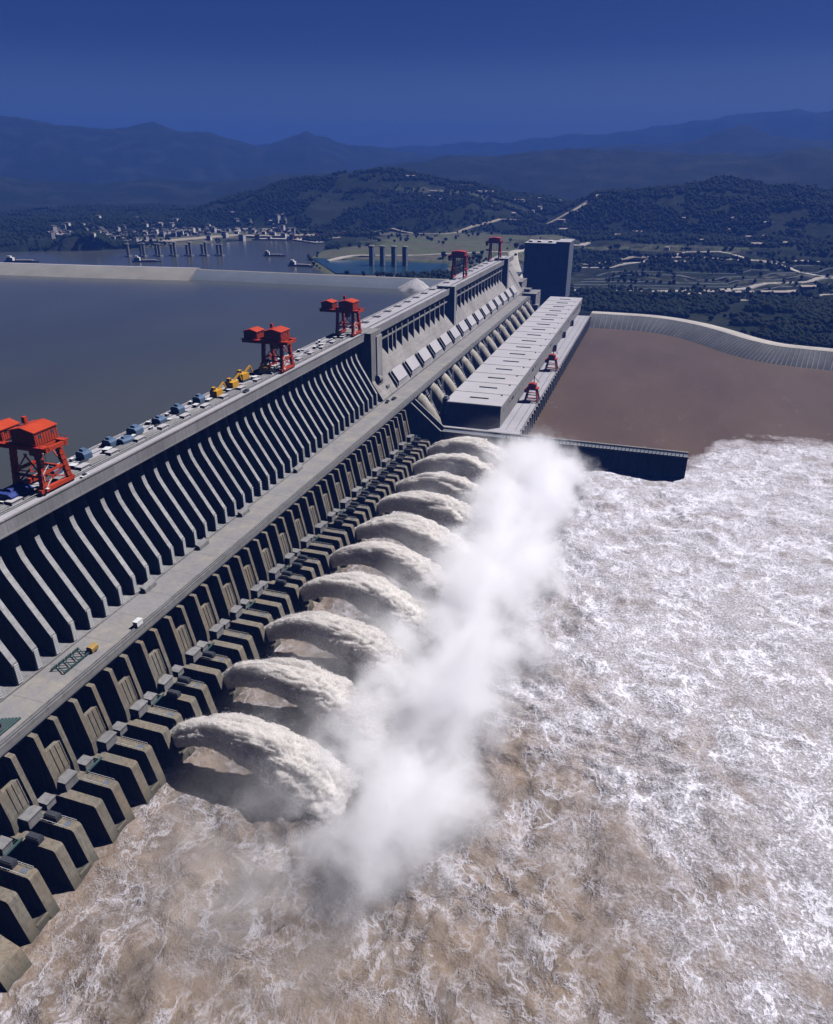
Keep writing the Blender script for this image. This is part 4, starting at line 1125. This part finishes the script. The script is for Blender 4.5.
# ------------------------------------------------------------------ forest
def forest(name, n, sel, label, smin=5, smax=11):
    xs, ys = sel(n); zs = height(xs, ys)
    ok = ((zs > 63.5) | (xs > -250)) & (zs > 11) & ~inside(xs, ys, RIVER) & ~inside(xs, ys, LAKE)
    ok &= ~inside(xs, ys, POND) & (seg_dist(xs, ys, POND) > 14)
    for x, y, rx, ry, s_ in PATCHES:
        ok &= (np.hypot((xs-x)/rx, (ys-y)/ry) > 1.0) | (rng.random(len(xs)) < .12)
    cl = fbm(xs/70, ys/70, octv=4, seed=91); ok &= cl > -.18; ok &= (seg_dist(xs, ys, RIVER) > 66)
    rr_ = np.hypot(xs, ys); aa_ = np.degrees(np.arctan2(xs, ys)); ok &= ~((rr_ > 2130) & (rr_ < 2560) & (aa_ < -27) & (aa_ > -46) & (rng.random(len(xs)) < .9))
    ok &= ~((xs > -190) & (ys > 1490) & (ys < 1830) & (rng.random(len(xs)) < .88))
    ok &= ~((xs > -800) & (xs < -280) & (ys > 1540) & (ys < 2350) & (rng.random(len(xs)) < .72))
    ok &= ~((xs > -280) & (xs < 500) & (ys > 1830) & (ys < 2150) & (rng.random(len(xs)) < .55))
    xs, ys, zs = xs[ok], ys[ok], zs[ok]; n = len(xs)
    # crown: jittered lumps of small faces
    ico = np.array([(0,0,1.),(.9,0,.45),(.28,.86,.45),(-.73,.53,.45),(-.73,-.53,.45),(.28,-.86,.45),(.73,.53,-.2),(-.28,.86,-.2),(-.9,0,-.2),(-.28,-.86,-.2),(.73,-.53,-.2),(0,0,-.9)])
    fi = np.array([(0,1,2),(0,2,3),(0,3,4),(0,4,5),(0,5,1),(1,6,2),(2,7,3),(3,8,4),(4,9,5),(5,10,1),(6,7,2),(7,8,3),(8,9,4),(9,10,5),(10,6,1),(6,11,7),(7,11,8),(8,11,9),(9,11,10),(10,11,6)])
    s = (smin+(smax-smin)*rng.beta(1.1, 2.6, n))[:,None,None]*.6
    V = ico[None]*s*np.stack([rng.uniform(.7,1.2,n),rng.uniform(.7,1.2,n),rng.uniform(.8,1.5,n)],-1)[:,None,:]*rng.uniform(.6,1.3,(n,12,1))
    V = V+np.stack([xs,ys,zs],-1)[:,None,:]+np.array([0,0,1.0])*s*.9
    Fi = fi[None]+np.arange(n)[:,None,None]*12
    me = bpy.data.meshes.new(name); me.vertices.add(n*12); me.vertices.foreach_set('co', V.astype(np.float32).ravel())
    fl = Fi.reshape(-1,3); me.loops.add(fl.size); me.loops.foreach_set('vertex_index', fl.ravel().astype(np.int32))
    me.polygons.add(len(fl)); me.polygons.foreach_set('loop_start', (np.arange(len(fl))*3).astype(np.int32)); me.update(calc_edges=True)
    me.materials.append(M['leaf']); o = bpy.data.objects.new(name, me); col.objects.link(o)
    tag(o, label, 'forest', kind='stuff')
def selA(n):
    a_ = np.radians(rng.uniform(-48, 20, n)); r_ = np.sqrt(rng.uniform(1250**2, 3500**2, n)); return r_*np.sin(a_), r_*np.cos(a_)
def selB(n):
    return rng.uniform(-120, 700, n), rng.uniform(1100, 1750, n)
forest('forest', 120000, selA, 'dark green woods covering the far hills and shores', 6, 12)
forest('bank_forest', 16000, selB, 'dark trees on the bank behind the curved river wall', 4, 9)
def selC(n):
    a_ = np.radians(rng.uniform(-43, -35.5, n)); r_ = rng.uniform(1960, 2240, n); return r_*np.sin(a_), r_*np.cos(a_)
forest('headland_forest', 5000, selC, 'dark trees on the low headland behind the pale embankment', 7, 13)
